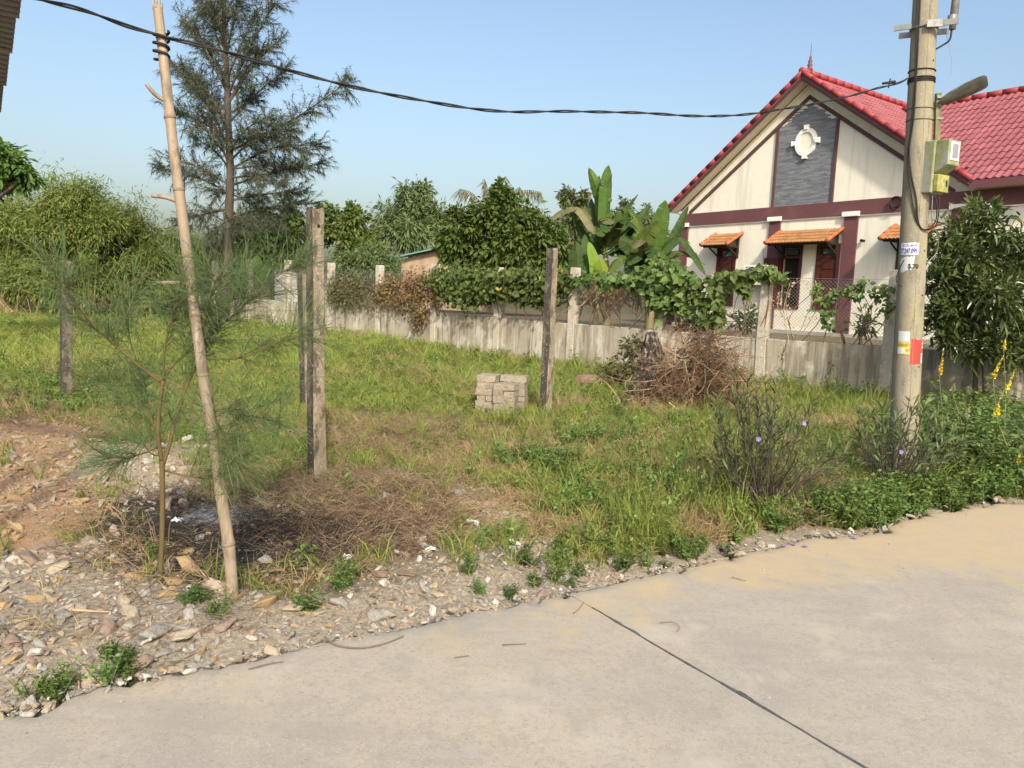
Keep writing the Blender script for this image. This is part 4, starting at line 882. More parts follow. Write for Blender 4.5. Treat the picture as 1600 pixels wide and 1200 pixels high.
BIG = [(38, 1108, 62, 40, 3, 0, 'pale whitish boulder at the lower left road edge'), (130, 1085, 42, 34, 0, 1, 'tan angular stone with a white splinter before it at the road edge'), (72, 1070, 44, 32, 1, 2, 'flat purplish grey stone just behind the whitish boulder'),
 (205, 1045, 60, 44, 4, 3, 'sloping brown stone beside a green tuft near the road'), (398, 957, 66, 36, 2, 4, 'banded ochre stone right of the foot of the bamboo pole'), (325, 935, 60, 40, 0, 5, 'orange stained pale stone between the sapling and the bamboo pole'),
 (262, 925, 46, 22, 2, 6, 'flat orange stone at the foot of the sapling'), (258, 940, 40, 20, 2, 7, 'small bright orange stone below the sapling'), (85, 905, 40, 24, 0, 8, 'rounded buff stone alone above the rubble at left'), (290, 1005, 54, 30, 0, 9, 'buff stone with rough top in the middle of the rubble'),
 (345, 990, 48, 26, 4, 0, 'pinkish brown stone above the middle of the rubble'), (230, 1002, 70, 30, 1, 2, 'long dark grey green stone in the middle of the rubble'), (88, 975, 52, 30, 1, 3, 'greenish grey stone behind a thin dry stick'), (150, 698, 34, 16, 3, 4, 'white stone beyond the sapling near the dark left post'),
 (455, 960, 50, 18, 0, 6, 'flat buff stone right of the banded ochre stone'), (66, 862, 44, 16, 4, 7, 'low brown slab half buried in the orange clay'), (155, 798, 26, 22, 0, 1, 'upright tan stone at the edge of the burnt patch'), (118, 1000, 40, 34, 0, 4, 'reddish tan stone among the rubble at left'), 
 (340, 775, 24, 16, 3, 5, 'white stone at the back of the ash patch'), (828, 950, 24, 10, 4, 8, 'small dark stone lying on the road by the weeds'), (835, 905, 26, 20, 4, 9, 'red brown stone fragment among weeds beside the road')]
for a in BIG: stone(*a)
BIGP = np.array([gp(a[0], a[1])[:2] for a in BIG])
cnt = 0
RP = REG['rubble']
while cnt < 280:
    x = gr.uniform(-4.2, 1.4); y = gr.uniform(2.2, 5.2); sd = edge_sd(np.array([x]), np.array([y]))[0]
    if sd < .06: continue
    w = reg('rubble', np.array([x]), np.array([y]), .2)[0] + .25 * reg('gravel', np.array([x]), np.array([y]), .2)[0]
    if gr.random() > w * (.25 + 1.2 * vnoise(x, y, 1.3, 90)) or np.min(np.hypot(BIGP[:, 0] - x, BIGP[:, 1] - y)) < .10: continue
    s = 1.2 * gr.choice([.018, .025, .033, .045, .06], p=[.20, .30, .26, .16, .08]) * gr.uniform(.8, 1.2)
    if x > -.6: s *= .75
    mi = int(gr.choice(5, p=[.38, .28, .12, .06, .16])); o = bpy.data.objects.new('stone', SM[mi][gr.integers(10)]); COL.objects.link(o)
    o.location = (x, y, zh(x, y) + s * .15); o.scale = (s * gr.uniform(.9, 1.5), s, s * gr.uniform(.7, 1.1)); o.rotation_euler = (gr.normal() * .3, gr.normal() * .3, gr.uniform(0, 6.3))
    tag(o, 'small %s broken stone in the loose rubble beside the road' % ['buff', 'grey', 'ochre', 'whitish', 'brown'][mi], 'stone', 'small %s stones of the rubble verge' % ['buff', 'grey', 'ochre', 'whitish', 'brown'][mi]); cnt += 1
stick_m = mk('dry_stick', (.19, .135, .085), [(12, .4, .7, (.11, .08, .05), .7)], rough=.9)
def stick(pxs, r, label, mat=stick_m, name='stick', lift=.01, onroad=False):
    pts = []
    for x, y in pxs: p = gp(x, y); pts.append(A(p[0], p[1], (0.004 if onroad else zh(p[0], p[1])) + lift))
    nb = NB(); nb.tube(spline(pts, 6 * len(pts)), np.linspace(r, r * .55, 6 * len(pts)), 6); return tag(nb.build(name, mat, None, True), label, 'stick')
stick([(390, 905), (455, 898), (540, 897), (600, 901), (648, 907)], .011, 'long straight dead stick lying across the burnt patch')
stick([(113, 963), (140, 964), (170, 965)], .009, 'short dry stick lying on the rubble at left', twl)
stick([(508, 1000), (525, 1012), (560, 1017), (600, 1010), (631, 998)], .0045, 'curved thin twig lying on the road near its edge', onroad=True)
stick([(388, 1050), (420, 1042), (443, 1038)], .003, 'short straight twig on the left part of the road', onroad=True)
stick([(785, 1012), (822, 1010)], .0028, 'short dark twig in the middle of the road', onroad=True)
stick([(896, 962), (905, 955), (912, 945)], .0028, 'forked twig beside the start of the road joint', onroad=True)
stick([(710, 1032), (733, 1029)], .0026, 'tiny twig left of the middle of the road', onroad=True)
stick([(1143, 905), (1165, 911)], .0028, 'small twig on sandy part of the road', onroad=True)
stick([(1032, 977), (1050, 976), (1062, 984), (1058, 991)], .002, 'thin curled stem lying on the road right of the joint', onroad=True)
stick([(123, 1086), (123, 1056)], .006, 'pale split splinter standing against a stone at the road edge', twl, lift=.05)
litter = mk('white_plastic', (.72, .72, .72), rough=.5)
for px, py, w, lab in [(277, 821, 17, 'crumpled white plastic scrap beside the sapling stem'), (542, 878, 18, 'crumpled white scrap on the burnt patch before the stick'), (738, 828, 20, 'white crumpled litter on the bare sand patch'), (672, 868, 16, 'pale grey litter at the end of the long stick'), (797, 852, 12, 'small white scrap near the sand patch'), (440, 803, 14, 'white flake on the grey ash')]:
    b = gp(px, py); s = w / F * b[1] / 2; nb = NB(); g = np.random.default_rng(px); V = []
    for j in range(6):
        for i in range(6): V.append(((i / 5 - .5) * 2 * s, (j / 5 - .5) * 1.4 * s, g.uniform(0, .9) * s))
    nb.add(V, [[(j * 6 + i, j * 6 + i + 1, j * 6 + i + 7, j * 6 + i + 6) for j in range(5) for i in range(5)]]); o = nb.build('litter', litter); o.location = (b[0], b[1], zh(b[0], b[1]) + .004); tag(o, lab, 'litter', 'scraps of litter')
# ------------------------------------------------------------------ vegetation materials
def leafm(name, c, c2, rnd=.3, hue=.02, trans=.28, rough=.55, spec=.3, sc=1.5):
    return mk(name, c, [(sc, .38, .66, c2, .85)], rough=rough, trans=trans, rnd=rnd, hue=hue, spec=spec)
bark = mk('bark', (.09, .07, .055), [((8, 8, 2), .42, .68, (.14, .11, .085), .8), (20, .5, .7, (.07, .05, .04), .7)], rough=.95, bump=((25, 25, 6), .6, .03))
redbark = mk('red_bark', (.062, .05, .042), [((8, 8, 2), .42, .68, (.10, .078, .062), .8)], rough=.95)
m_dark = leafm('leaf_dark_green', (.07, .12, .025), (.11, .17, .035))
m_mid = leafm('leaf_mid_green', (.11, .18, .04), (.15, .22, .055))
m_grey = leafm('leaf_grey_green', (.11, .15, .055), (.15, .185, .07))
m_olive = leafm('leaf_olive', (.12, .125, .05), (.16, .15, .065), rnd=.3)
m_bamb = leafm('leaf_bamboo', (.135, .185, .038), (.185, .22, .052), rnd=.35)
m_bamb2 = leafm('leaf_bamboo_dark', (.10, .15, .032), (.15, .185, .045), rnd=.35)
m_brown = leafm('leaf_brown', (.20, .125, .055), (.14, .13, .045), rnd=.35)
m_vine = leafm('leaf_vine', (.085, .13, .032), (.135, .18, .048), rnd=.5, trans=.35)
m_vined = leafm('leaf_vine_dark', (.07, .11, .026), (.105, .15, .036), rnd=.3)
m_cas = leafm('needle_grey', (.06, .072, .044), (.088, .095, .055), rnd=.35, trans=.2)
m_sap = leafm('needle_green', (.10, .17, .062), (.14, .20, .08), rnd=.25, trans=.3)
m_right = leafm('leaf_glossy', (.058, .088, .024), (.10, .145, .034), rnd=.4, rough=.32, spec=.5, trans=.2)
m_ban = leafm('banana_leaf', (.058, .10, .018), (.09, .135, .028), rnd=.25, trans=.22, rough=.6, spec=.15, sc=5)
m_band = leafm('banana_leaf_dark', (.035, .065, .018), (.055, .09, .025), rnd=.25, trans=.2, rough=.6, spec=.15, sc=5)
m_banb = leafm('banana_leaf_bright', (.26, .38, .06), (.30, .40, .08), rnd=.1, trans=.45, rough=.45)
m_rue = leafm('ruellia_leaf', (.10, .14, .05), (.145, .175, .065), rnd=.3, trans=.25)
m_ruestem = mk('ruellia_stem', (.06, .045, .04), rough=.8, rnd=.3)
m_yel = leafm('yellow_petal', (.75, .55, .03), (.7, .5, .05), rnd=.15); m_pur = leafm('purple_petal', (.28, .20, .50), (.33, .25, .55), rnd=.1); m_wht = leafm('white_petal', (.75, .74, .7), (.7, .7, .66), rnd=.1)

def blobs_world(blobs, Y, dep=1.0, spread=.35, seed=0):
    g = np.random.default_rng(seed); out = []
    for b in blobs:
        px, py, rx, ry = b[:4]; dy = b[4] if len(b) > 4 else g.normal() * spread * rx / F * Y
        c = dp(px, py, Y + dy); k = (Y + dy) / F; out.append((c, A(rx * k, .5 * (rx + ry) * k * dep, ry * k)))
    return out
def crown_pts(BW, n, g, subr=.30, persub=60, shell=.45):
    """leaf points grouped in small clumps spread through the blobs"""
    area = np.array([r[0] * r[2] for c, r in BW]); ns = np.maximum(3, (n / persub * area / area.sum())).astype(int)
    P = []; O = []; S = []
    for (c, r), m in zip(BW, ns):
        u = unit(g.normal(size=(m, 3))) * (g.random((m, 1)) ** shell) ; sc = c + u * r; S.append(sc)
        k = max(4, int(n * (r[0] * r[2]) / area.sum() / m)); rr = subr * np.minimum(r.min() * 1.1, r) * g.uniform(.6, 1.25, (m, 1, 1))
        d = g.normal(size=(m, k, 3)); q = sc[:, None] + d * rr * .75
        P.append(q.reshape(-1, 3)); O.append((unit(d) + .6 * u[:, None]).reshape(-1, 3))
    return np.concatenate(P), np.concatenate(O), np.concatenate(S)
def tree(name, label, cat, base, blobs, Y, n, L, W, mat, kind='diamond', group=None, tr=.12, down=.35, persub=85, subr=.25, seed=1, tmat=bark, droop=.2, dep=1.0, spread=.35, crown='crown', shell=.45, twig=.012, up=.8, zoff=0, stems=1):
    g = np.random.default_rng(seed); BW = blobs_world(blobs, Y, dep, spread, seed)
    bx, by = base; z0 = zoff if zoff else zh(bx, by)
    e = empty(name, (bx, by, z0)); tag(e, label, cat, group); loc = A(bx, by, z0)
    P, O, S = crown_pts(BW, n, g, subr, persub, shell)
    D = unit(O + g.normal(size=P.shape) * .5 + A(0, 0, -down)); Nn = unit(A(0, 0, up) + g.normal(size=P.shape) * .6 + O * .3)
    nb = NB(); s = g.uniform(.45, 1.5, len(P)); nb.leaves(P - loc, D, Nn, L * s, W * s, kind, droop); nb.build(crown, mat, e)
    nb = NB(); cen = np.mean([c for c, r in BW], axis=0)
    for st_ in range(stems):
        b0 = A(bx, by, z0 - .15) + A(st_ * tr * 2.2 - (stems - 1) * tr * 1.1, 0, 0); top = cen * .85 + b0 * .15 + g.normal(size=3) * tr
        pts = spline([b0, b0 * .6 + top * .4 + g.normal(size=3) * tr * .8, top], 10); nb.tube(pts - loc, np.linspace(tr, tr * .45, 10), 8)
    for c, r in BW:
        j = pts[min(9, max(2, int(np.argmin(np.linalg.norm(pts - (c - A(0, 0, r[2])), axis=1)))))]
        q = spline([j, (j + c) / 2 + A(0, 0, -.1 * r[2]), c], 6); nb.tube(q - loc, np.linspace(tr * .4, tr * .15, 6), 5)
    cs_ = np.array([c for c, r in BW]); near = np.argmin(np.linalg.norm(S[:, None] - cs_[None], axis=2), 1)
    nb.sticks(cs_[near] - loc, S - loc, twig * 1.4, twig * .5); nb.build('trunk', tmat, e, True)
    return e
def yx(px, Y): p = dp(px, 470, Y); return (p[0], p[1])
TG = 'trees beyond the boundary wall'
# background row, far to near
tree('tree', 'grey green feathery tree rising behind the mud walled hut', 'tree', yx(640, 40), [(640, 315, 22, 30), (655, 335, 25, 30), (612, 345, 28, 25), (640, 365, 40, 25), (660, 300, 14, 16), (685, 345, 25, 22)], 40, 11000, .30, .07, m_grey, group=TG, down=.7, seed=2, tr=.2, persub=40)
tree('tree', 'mid green tree left of the hut behind the tall post', 'tree', yx(530, 38), [(520, 345, 22, 24), (552, 345, 20, 26), (530, 370, 35, 22), (505, 335, 12, 12), (550, 322, 10, 10), (575, 375, 30, 20), (560, 385, 40, 20)], 38, 9000, .22, .11, m_mid, group=TG, seed=3, tr=.15)
tree('tree', 'dark bushy tree between the casuarina trunk and the tall post', 'tree', yx(425, 34), [(420, 365, 40, 34), (455, 340, 26, 30), (400, 395, 40, 30), (450, 390, 40, 34), (385, 350, 25, 20), (350, 400, 30, 30)], 34, 10000, .22, .11, m_dark, group=TG, seed=4, tr=.15)
tree('tree', 'small grey green tree top behind the banana leaves at left', 'tree', yx(890, 40), [(888, 305, 15, 18), (906, 312, 15, 18), (895, 335, 25, 22), (915, 340, 22, 22), (900, 370, 30, 25)], 40, 6000, .22, .09, m_grey, group=TG, seed=5, tr=.15)
tree('tree', 'loose pale tree between the banana leaves and the house', 'tree', yx(1000, 40), [(975, 325, 18, 16), (995, 335, 18, 16), (1012, 352, 22, 18), (965, 345, 18, 18), (1000, 385, 35, 30), (1035, 372, 14, 25)], 40, 6000, .22, .08, m_grey, group=TG, seed=6, tr=.15)
tree('tree', 'broad dark leafy tree with deep shade right of the hut', 'tree', yx(785, 25), [(708, 378, 24, 24), (725, 350, 30, 22), (770, 335, 36, 26), (790, 312, 24, 20), (815, 350, 40, 26), (850, 375, 30, 26), (700, 402, 14, 14), (745, 385, 40, 26), (800, 385, 45, 26), (830, 410, 40, 22), (760, 420, 45, 18), (865, 400, 20, 26), (780, 295, 12, 10)], 25, 20000, .16, .085, m_dark, kind='oval', group=TG, seed=7, tr=.14, persub=45, subr=.26)
tree('shrub', 'domed fine leaved shrub in front of the hut', 'shrub', yx(600, 27), [(575, 402, 42, 20), (550, 412, 36, 18), (605, 410, 24, 16), (535, 425, 30, 14), (585, 425, 42, 14)], 27, 9000, .13, .035, m_grey, group='shrubs beyond the boundary wall', seed=8, tr=.06, persub=40)
# palm behind the dark tree
pb0 = yx(768, 31); pal = empty('coconut_palm', (pb0[0], pb0[1], .3)); tag(pal, 'coconut palm with ragged half dry fronds above the dark tree', 'palm'); ploc = A(pb0[0], pb0[1], .3); pc0 = dp(768, 345, 31)
nb = NB(); nb.tube(spline([A(pb0[0], pb0[1], 0), (A(pb0[0], pb0[1], 0) + pc0) / 2 + A(.15, 0, 0), pc0], 12) - ploc, np.linspace(.16, .11, 12), 10); nb.build('trunk', bark, pal)
m_frond = leafm('palm_frond', (.15, .16, .075), (.22, .19, .11), rnd=.3); g = np.random.default_rng(5)
for tx, ty, bow, dens in [(718, 295, .22, 40), (757, 280, .05, 46), (790, 275, .05, 40), (812, 292, .15, 46), (845, 300, .25, 54), (700, 330, .2, 30), (870, 345, .3, 46)]:
    tip = dp(tx, ty, 31 + g.normal() * .8); d = tip - pc0; mid = pc0 + d * .55 + A(0, 0, bow * np.linalg.norm(d) * .8); R = spline([pc0, mid, tip], 24); nb = NB(); nb.tube(R - ploc, np.linspace(.03, .006, 24), 5)
    k = dens; tt = np.linspace(.22, 1, k); P = np.array([R[min(23, int(t * 23))] for t in tt]); T = unit(np.gradient(P, axis=0)); sd_ = unit(np.cross(T, A(0, 0, 1)))
    for sg in (1, -1): nb.leaves(P - ploc, unit(sd_ * sg * .6 + T * .45 + A(0, 0, -.75) + g.normal(size=P.shape) * .15), A(0, 0, 1) + g.normal(size=P.shape) * .4, g.uniform(.35, .62, k), .035, 'strap', .3)
    nb.build('frond', m_frond, pal)
# left: bamboo thicket, clumps side by side
BG = 'bamboo clumps along the far edge of the meadow'
culm = mk('green_culm', (.16, .17, .06), rough=.6, rnd=.3)
def bamboo(label, cx, Y, blobs, mat, n, seed, arcs):
    e = tree('bamboo_clump', label, 'bamboo', yx(cx, Y), blobs, Y, int(n * 1.9), .15, .036, mat, 'diamond', BG, tr=.05, down=.25, persub=22, subr=.30, seed=seed, tmat=culm, droop=.2, stems=4, shell=.5, twig=.008)
    loc = A(*e.location); g = np.random.default_rng(seed + 50); nb = NB(); lf = NB()
    if arcs: arcs = list(arcs) + [(b[0] + b[2] * g.uniform(-1.1, 1.1), b[1] - b[3] * g.uniform(.85, 1.45)) for b in blobs for _ in range(4)]
    for tx, ty in arcs:
        b = loc + A(g.normal() * .5, g.normal() * .3, 0); tip = dp(tx, ty, Y + g.normal() * .5); pts = spline([b, b * .35 + tip * .65 + A(0, 0, .5), tip], 14); nb.tube(pts - loc, np.linspace(.028, .005, 14), 5)
        Q = pts[6:]; Q = np.repeat(Q, 11, 0) + g.normal(size=(len(Q) * 11, 3)) * .17; lf.leaves(Q - loc, unit(g.normal(size=Q.shape) + A(0, 0, -.6)), g.normal(size=Q.shape), g.uniform(.16, .28, len(Q)), .03, 'diamond', .3)
    if arcs: nb.build('culm', culm, e); lf.build('spray', mat, e)['kind'] = 'stuff'
bamboo('light olive bamboo clump at the left edge below the dark branch', 20, 27, [(-60, 360, 60, 45), (-10, 350, 45, 35), (30, 340, 40, 30), (20, 385, 60, 40), (-40, 420, 70, 40), (40, 430, 60, 35)], m_bamb, 15000, 21, [(40, 285), (85, 262), (20, 290)])
bamboo('tallest bright bamboo clump with feathery tips left of the bamboo pole', 110, 26, [(95, 310, 35, 25), (135, 312, 30, 25), (80, 350, 45, 32), (140, 355, 50, 35), (110, 395, 60, 40), (170, 345, 25, 25), (90, 440, 60, 30), (150, 440, 60, 30)], m_bamb, 17000, 22, [(85, 270), (120, 285), (150, 285), (75, 265), (155, 300)])
bamboo('bamboo clump with thin leaning tips just left of the pole', 210, 27, [(190, 350, 25, 26), (215, 370, 32, 30), (195, 405, 45, 35), (240, 410, 30, 28), (205, 445, 50, 28), (255, 440, 30, 26)], m_bamb2, 12000, 23, [(205, 310), (222, 305), (180, 318)])
bamboo('low bamboo clump behind the casuarina trunk', 320, 30, [(285, 395, 30, 26), (320, 410, 35, 26), (275, 430, 35, 30), (330, 440, 40, 30), (370, 430, 35, 28), (265, 378, 14, 18)], m_bamb2, 9000, 24, [(270, 360), (300, 372)])
bamboo('bamboo clump off to the far left of the meadow', -150, 26, [(-160, 350, 70, 50), (-110, 400, 60, 45), (-200, 420, 70, 45)], m_bamb2, 6000, 25, [])
tree('tree', 'dark broadleaf branch tip reaching in at the left edge', 'tree', (-13.5, 16), [(-30, 250, 45, 28), (10, 262, 32, 24), (28, 275, 20, 14), (45, 272, 14, 10), (-70, 270, 60, 45), (5, 240, 18, 14), (-20, 310, 25, 14)], 16, 7000, .14, .065, m_dark, 'oval', None, tr=.14, seed=31, persub=40, subr=.28)
# dry stalks at the foot of the bamboo
g = np.random.default_rng(8); nb = NB(); n = 900; P = np.array([gp(x, y, .15) for x, y in zip(g.uniform(-120, 300, n), g.uniform(484, 500, n))]); P = P[(P[:, 1] < 34)]
P[:, 2] = height(P[:, 0], P[:, 1]); nb.sticks(P, P + unit(g.normal(size=P.shape) * A(.9, .5, .3) + A(0, 0, .6)) * g.uniform(.3, 1.5, (len(P), 1)), .012, .004)
tag(nb.build('dry_stalks', twl), 'tangle of dry pale stalks along the foot of the bamboo', 'dry stalks', kind='stuff')

# ------------------------------------------------------------------ the tall casuarina
CY = 24.0; cb = dp(350, 512, CY); cz0 = zh(cb[0], cb[1]); cas = empty('casuarina_tree', (cb[0], cb[1], cz0)); tag(cas, 'tall dark wispy casuarina tree behind the bamboo pole', 'tree'); cl = A(cb[0], cb[1], cz0)
TRK = [(350, 515), (352, 460), (357, 400), (358, 330), (360, 270), (357, 200), (355, 130), (352, 80), (350, 30), (352, -30), (350, -90)]
tp_ = spline([dp(x, y, CY) for x, y in TRK], 50); tp_[0][2] = cz0 - .2
nb = NB(); nb.tube(tp_ - cl, np.linspace(.17, .03, 50), 10); nb.build('trunk', redbark, cas, True)
LIMBS = [(340, 492, 318, .05), (338, 430, 350, 0), (318, 475, 300, .04), (268, 500, 228, .12), (262, 470, 262, .05), (250, 460, 205, .1), (290, 505, 255, .05), (235, 552, 122, -.05), (280, 440, 290, .06), (300, 425, 340, .02),
         (262, 305, 130, .1), (255, 275, 175, .15), (240, 285, 110, .1), (300, 250, 262, .05), (285, 268, 248, .06), (330, 285, 345, .03), (345, 320, 375, 0), (270, 300, 215, .1), (200, 290, 120, .08), (190, 268, 100, .1),
         (150, 300, 40, .05), (130, 285, 30, .06), (110, 318, -10, .05), (100, 335, -30, .04), (90, 380, -40, .04), (120, 402, 20, .05), (150, 430, 5, .0), (170, 440, 60, .06), (190, 445, 110, .08), (160, 410, 80, .06), (60, 300, -20, .03), (40, 390, -20, .02), (30, 330, -80, .02), (20, 415, -60, .02), (180, 400, 150, .05), (230, 420, 185, .08), (350, 395, 360, 0), (360, 330, 390, -.02), (220, 310, 190, .08), (215, 480, 240, .1), (300, 335, 300, 0)]
g = np.random.default_rng(17); tw = NB(); nd = NB()
for y0, tx, ty, bow in LIMBS:
    k = int(np.argmin([abs(600 - F * (M3.T @ (p - CP))[1] / -(M3.T @ (p - CP))[2] - y0) for p in tp_])); s = tp_[k]; dy = g.normal() * .9
    tip = dp(tx, ty, CY + dy); d = tip - s; ll = np.linalg.norm(d); mid = s + d * .5 + A(0, 0, bow * ll) + A(0, dy * .2, 0); R = spline([s, mid, tip], 20); tw.tube(R - cl, np.linspace(.045, .008, 20) * min(1, .5 + ll / 6), 5)
    m = int(20 * ll) + 12; ti = g.uniform(.18, 1, m); B = np.array([R[min(19, int(t * 19))] for t in ti]); T = unit(d)
    bd = unit(T * .8 + g.normal(size=(m, 3)) * .65 + A(0, 0, .12)); bl = g.uniform(.3, .95, m) * (1.2 - .5 * ti); E_ = B + bd * bl[:, None]; tw.sticks(B - cl, E_ - cl, .007, .003)
    q = 32; u = g.uniform(.1, 1.08, (m, q)); Q = (B[:, None] + bd[:, None] * (bl[:, None] * u)[..., None]).reshape(-1, 3); nd_ = unit(np.repeat(bd, q, 0) * .9 + g.normal(size=Q.shape) * .55 + A(0, 0, -.15))
    nd.leaves(Q - cl, nd_, g.normal(size=Q.shape), g.uniform(.12, .27, len(Q)), g.uniform(.012, .021, len(Q)), 'needle', .35)
tw.build('branches', bark, cas); nd.build('crown', m_cas, cas)

# ------------------------------------------------------------------ the young casuarina at the roadside
sb_ = gp(247, 918); sz_ = zh(sb_[0], sb_[1]); sp = empty('casuarina_sapling', (sb_[0], sb_[1], sz_)); tag(sp, 'young wispy casuarina sapling beside the bamboo pole', 'sapling'); sl0 = A(sb_[0], sb_[1], sz_)
stemm = mk('sapling_stem', (.115, .085, .035), [((20, 20, 4), .42, .68, (.07, .05, .025), .8)], rough=.85); SY = sb_[1]
def spx(pts, dy0=0, dy1=0): return [dp(x, y, SY + dy0 + (dy1 - dy0) * i / max(1, len(pts) - 1)) for i, (x, y) in enumerate(pts)]
main = spx([(247, 925), (252, 860), (254, 790), (253, 720)]); main[0] = A(sb_[0], sb_[1], sz_ - .1)
STEMS = [(main, .015, .013), (spx([(253, 720), (247, 680), (250, 630), (255, 595)]), .012, .010), (spx([(255, 725), (266, 690), (285, 620), (312, 560), (335, 515)], 0, .1), .011, .006),
 (spx([(253, 598), (215, 570), (180, 540), (152, 515), (130, 490)], 0, -.2), .008, .004), (spx([(255, 598), (270, 570), (310, 540), (355, 500), (408, 455)], 0, .25), .008, .004), (spx([(253, 700), (235, 650), (225, 590)], 0, .2), .006, .003), (spx([(255, 597), (258, 540), (275, 480), (290, 440)], 0, -.15), .006, .003),
 (spx([(250, 712), (232, 705), (205, 660), (170, 600)], 0, .25), .005, .002), (spx([(257, 735), (300, 745), (345, 740), (390, 730)], 0, -.2), .005, .002), (spx([(335, 515), (360, 470), (375, 430)], .1, .2), .005, .002), (spx([(152, 515), (115, 470), (90, 440)], -.2, -.3), .004, .002), (spx([(245, 700), (200, 715), (150, 712)], 0, -.2), .005, .002),
 (spx([(285, 620), (330, 640), (390, 650), (440, 660)], 0, -.3), .005, .002), (spx([(310, 560), (370, 560), (430, 540), (480, 520)], 0, .3), .005, .002), (spx([(300, 600), (350, 680), (370, 740)], 0, -.3), .005, .002), (spx([(215, 570), (200, 510), (210, 450)], 0, .2), .004, .002), (spx([(312, 560), (320, 500), (340, 430)], .1, -.2), .004, .002), (spx([(408, 455), (430, 430), (460, 420)], .25, .4), .003, .0015)]
nb = NB()
for pts, r0, r1 in STEMS: q = spline(pts, 16); nb.tube(q - sl0, np.linspace(r0, r1, 16), 7)
nb.build('stem', stemm, sp, True)
g = np.random.default_rng(23); nd = NB(); tw = NB()
for pts, r0, r1 in STEMS[2:]:
    R = spline(pts, 24); ll = np.linalg.norm(R[-1] - R[0]); m = int(36 * ll) + 7; ti = g.uniform(.3, 1, m); B = np.array([R[min(23, int(t * 23))] for t in ti]); T = unit(R[-1] - R[8])
    bd = unit(T * .7 + g.normal(size=(m, 3)) * .65 + A(0, 0, .25)); bl = g.uniform(.08, .24, m); E_ = B + bd * bl[:, None]; tw.sticks(B - sl0, E_ - sl0, .0018, .0009)
    q = 14; u = g.uniform(.0, 1.05, (m, q)); Q = (B[:, None] + bd[:, None] * (bl[:, None] * u)[..., None]).reshape(-1, 3); D = unit(np.repeat(bd, q, 0) * .9 + g.normal(size=Q.shape) * .5 + A(0, 0, .05)); L = g.uniform(.08, .22, len(Q))
    D2 = unit(D + A(0, 0, -.35) + g.normal(size=Q.shape) * .1); w = .0022
    nd.sticks(Q - sl0, Q + D * L[:, None] * .55 - sl0, w * .55, w * .45); nd.sticks(Q + D * L[:, None] * .55 - sl0, Q + D * L[:, None] * .55 + D2 * L[:, None] * .5 - sl0, w * .45, w * .12)
for tx, ty, x0, y0 in [(195, 145 + 255, 160, 470), (70, 400, 150, 470), (245, 425, 160, 470)]: 
    q = spline(spx([(x0, y0), ((x0 + tx) / 2, (y0 + ty) / 2 - 6), (tx, ty)], -.2, -.25), 12); tw.tube(q - sl0, np.linspace(.003, .0012, 12), 5)
tw.build('twigs', stemm, sp)['kind'] = 'stuff'; nd.build('needles', m_sap, sp)

# ------------------------------------------------------------------ banana plants behind the wall
stalk = mk('banana_stalk', (.24, .26, .10), [((4, 4, 1), .42, .68, (.20, .13, .06), .8)], rough=.7)
def banana_leaf(base, mid, tip, w, mat, parent, loc, face=None, tear=.25, seed=0, name='leaf'):
    g = np.random.default_rng(seed); n = 30; R = spline([base, mid, tip], n); T = unit(np.gradient(R, axis=0)); f = face if face is not None else A(.25, -1, .15)
    nb = NB(); nb.tube(R - loc, np.linspace(.022, .005, n), 5); tt = np.linspace(0, 1, n); prof_ = np.where(tt < .12, 0.06, np.minimum(1, ((tt - .12) / .14)) ** .6 * np.clip(1 - np.maximum(0, (tt - .5) / .505) ** 2.2, 0, 1))
    S = unit(np.cross(T, f)); N_ = np.cross(S, T)
    for sg in (1, -1):
        fold = .25 + .12 * g.random(); jit = 0
        for i in range(4, n - 1):
            if g.random() < tear: jit = g.normal() * .35
            def edge(k, j):
                d = unit(S[k] * sg + N_[k] * (-fold + j * .35) + T[k] * .28 + A(0, 0, -.25 * abs(j))); return R[k] + d * w * prof_[k] * (1 - .12 * abs(j))
            a, b = R[i] + N_[i] * .004, R[i + 1] + N_[i] * .004; m1, m2 = (a + edge(i, jit)) / 2 + N_[i] * .02 * w, (b + edge(i + 1, jit)) / 2 + N_[i] * .02 * w
            nb.add([a - loc, b - loc, m2 - loc, edge(i + 1, jit) - loc, edge(i, jit) - loc, m1 - loc], [[(0, 1, 2, 5), (5, 2, 3, 4)]])
    return nb.build(name, mat, parent, True)
def banana(label, bpx, Y, stem_top, leaves, r=.11, extra=0):
    b = dp(*bpx, Y); b = A(b[0], b[1], .9); e = empty('banana_plant', tuple(b)); tag(e, label, 'banana plant', 'banana plants behind the wall')
    tpz = dp(*stem_top, Y); nb = NB(); nb.tube(spline([b + A(0, 0, -.1), (b + tpz) / 2 + A(.05, 0, 0), tpz], 10) - b, np.linspace(r, r * .5, 10), 10); nb.build('pseudostem', stalk, e, True)
    for i, (bp, mp, tp2, w, mt, dy, fc) in enumerate(leaves):
        banana_leaf(dp(*bp, Y), dp(*mp, Y + dy * .5), dp(*tp2, Y + dy), w * 1.12 * Y / F, mt, e, b, fc, .42 if mt is not m_banb else .12, seed=i + int(bpx[0]))
    g = np.random.default_rng(int(bpx[0]) + 7)
    for i in range(extra):
        a = g.uniform(0, 6.28); ln = g.uniform(.9, 1.5); d = A(math.cos(a), math.sin(a) * .8, 0); up_ = g.uniform(.25, 1.1); b0 = tpz - A(0, 0, g.uniform(.05, .45)); mid = b0 + d * ln * .45 + A(0, 0, up_ * ln * .55); tip = b0 + d * ln * .95 + A(0, 0, (up_ * .75 - .35) * ln)
        banana_leaf(b0, mid, tip, g.uniform(.15, .21), [m_ban, m_band, m_band, m_ban, m_olive][i % 5], e, b, A(d[0] * -.2, d[1] * -.2 - .25, 1), .5, seed=i + 500)
U = A(.1, -.6, .9)
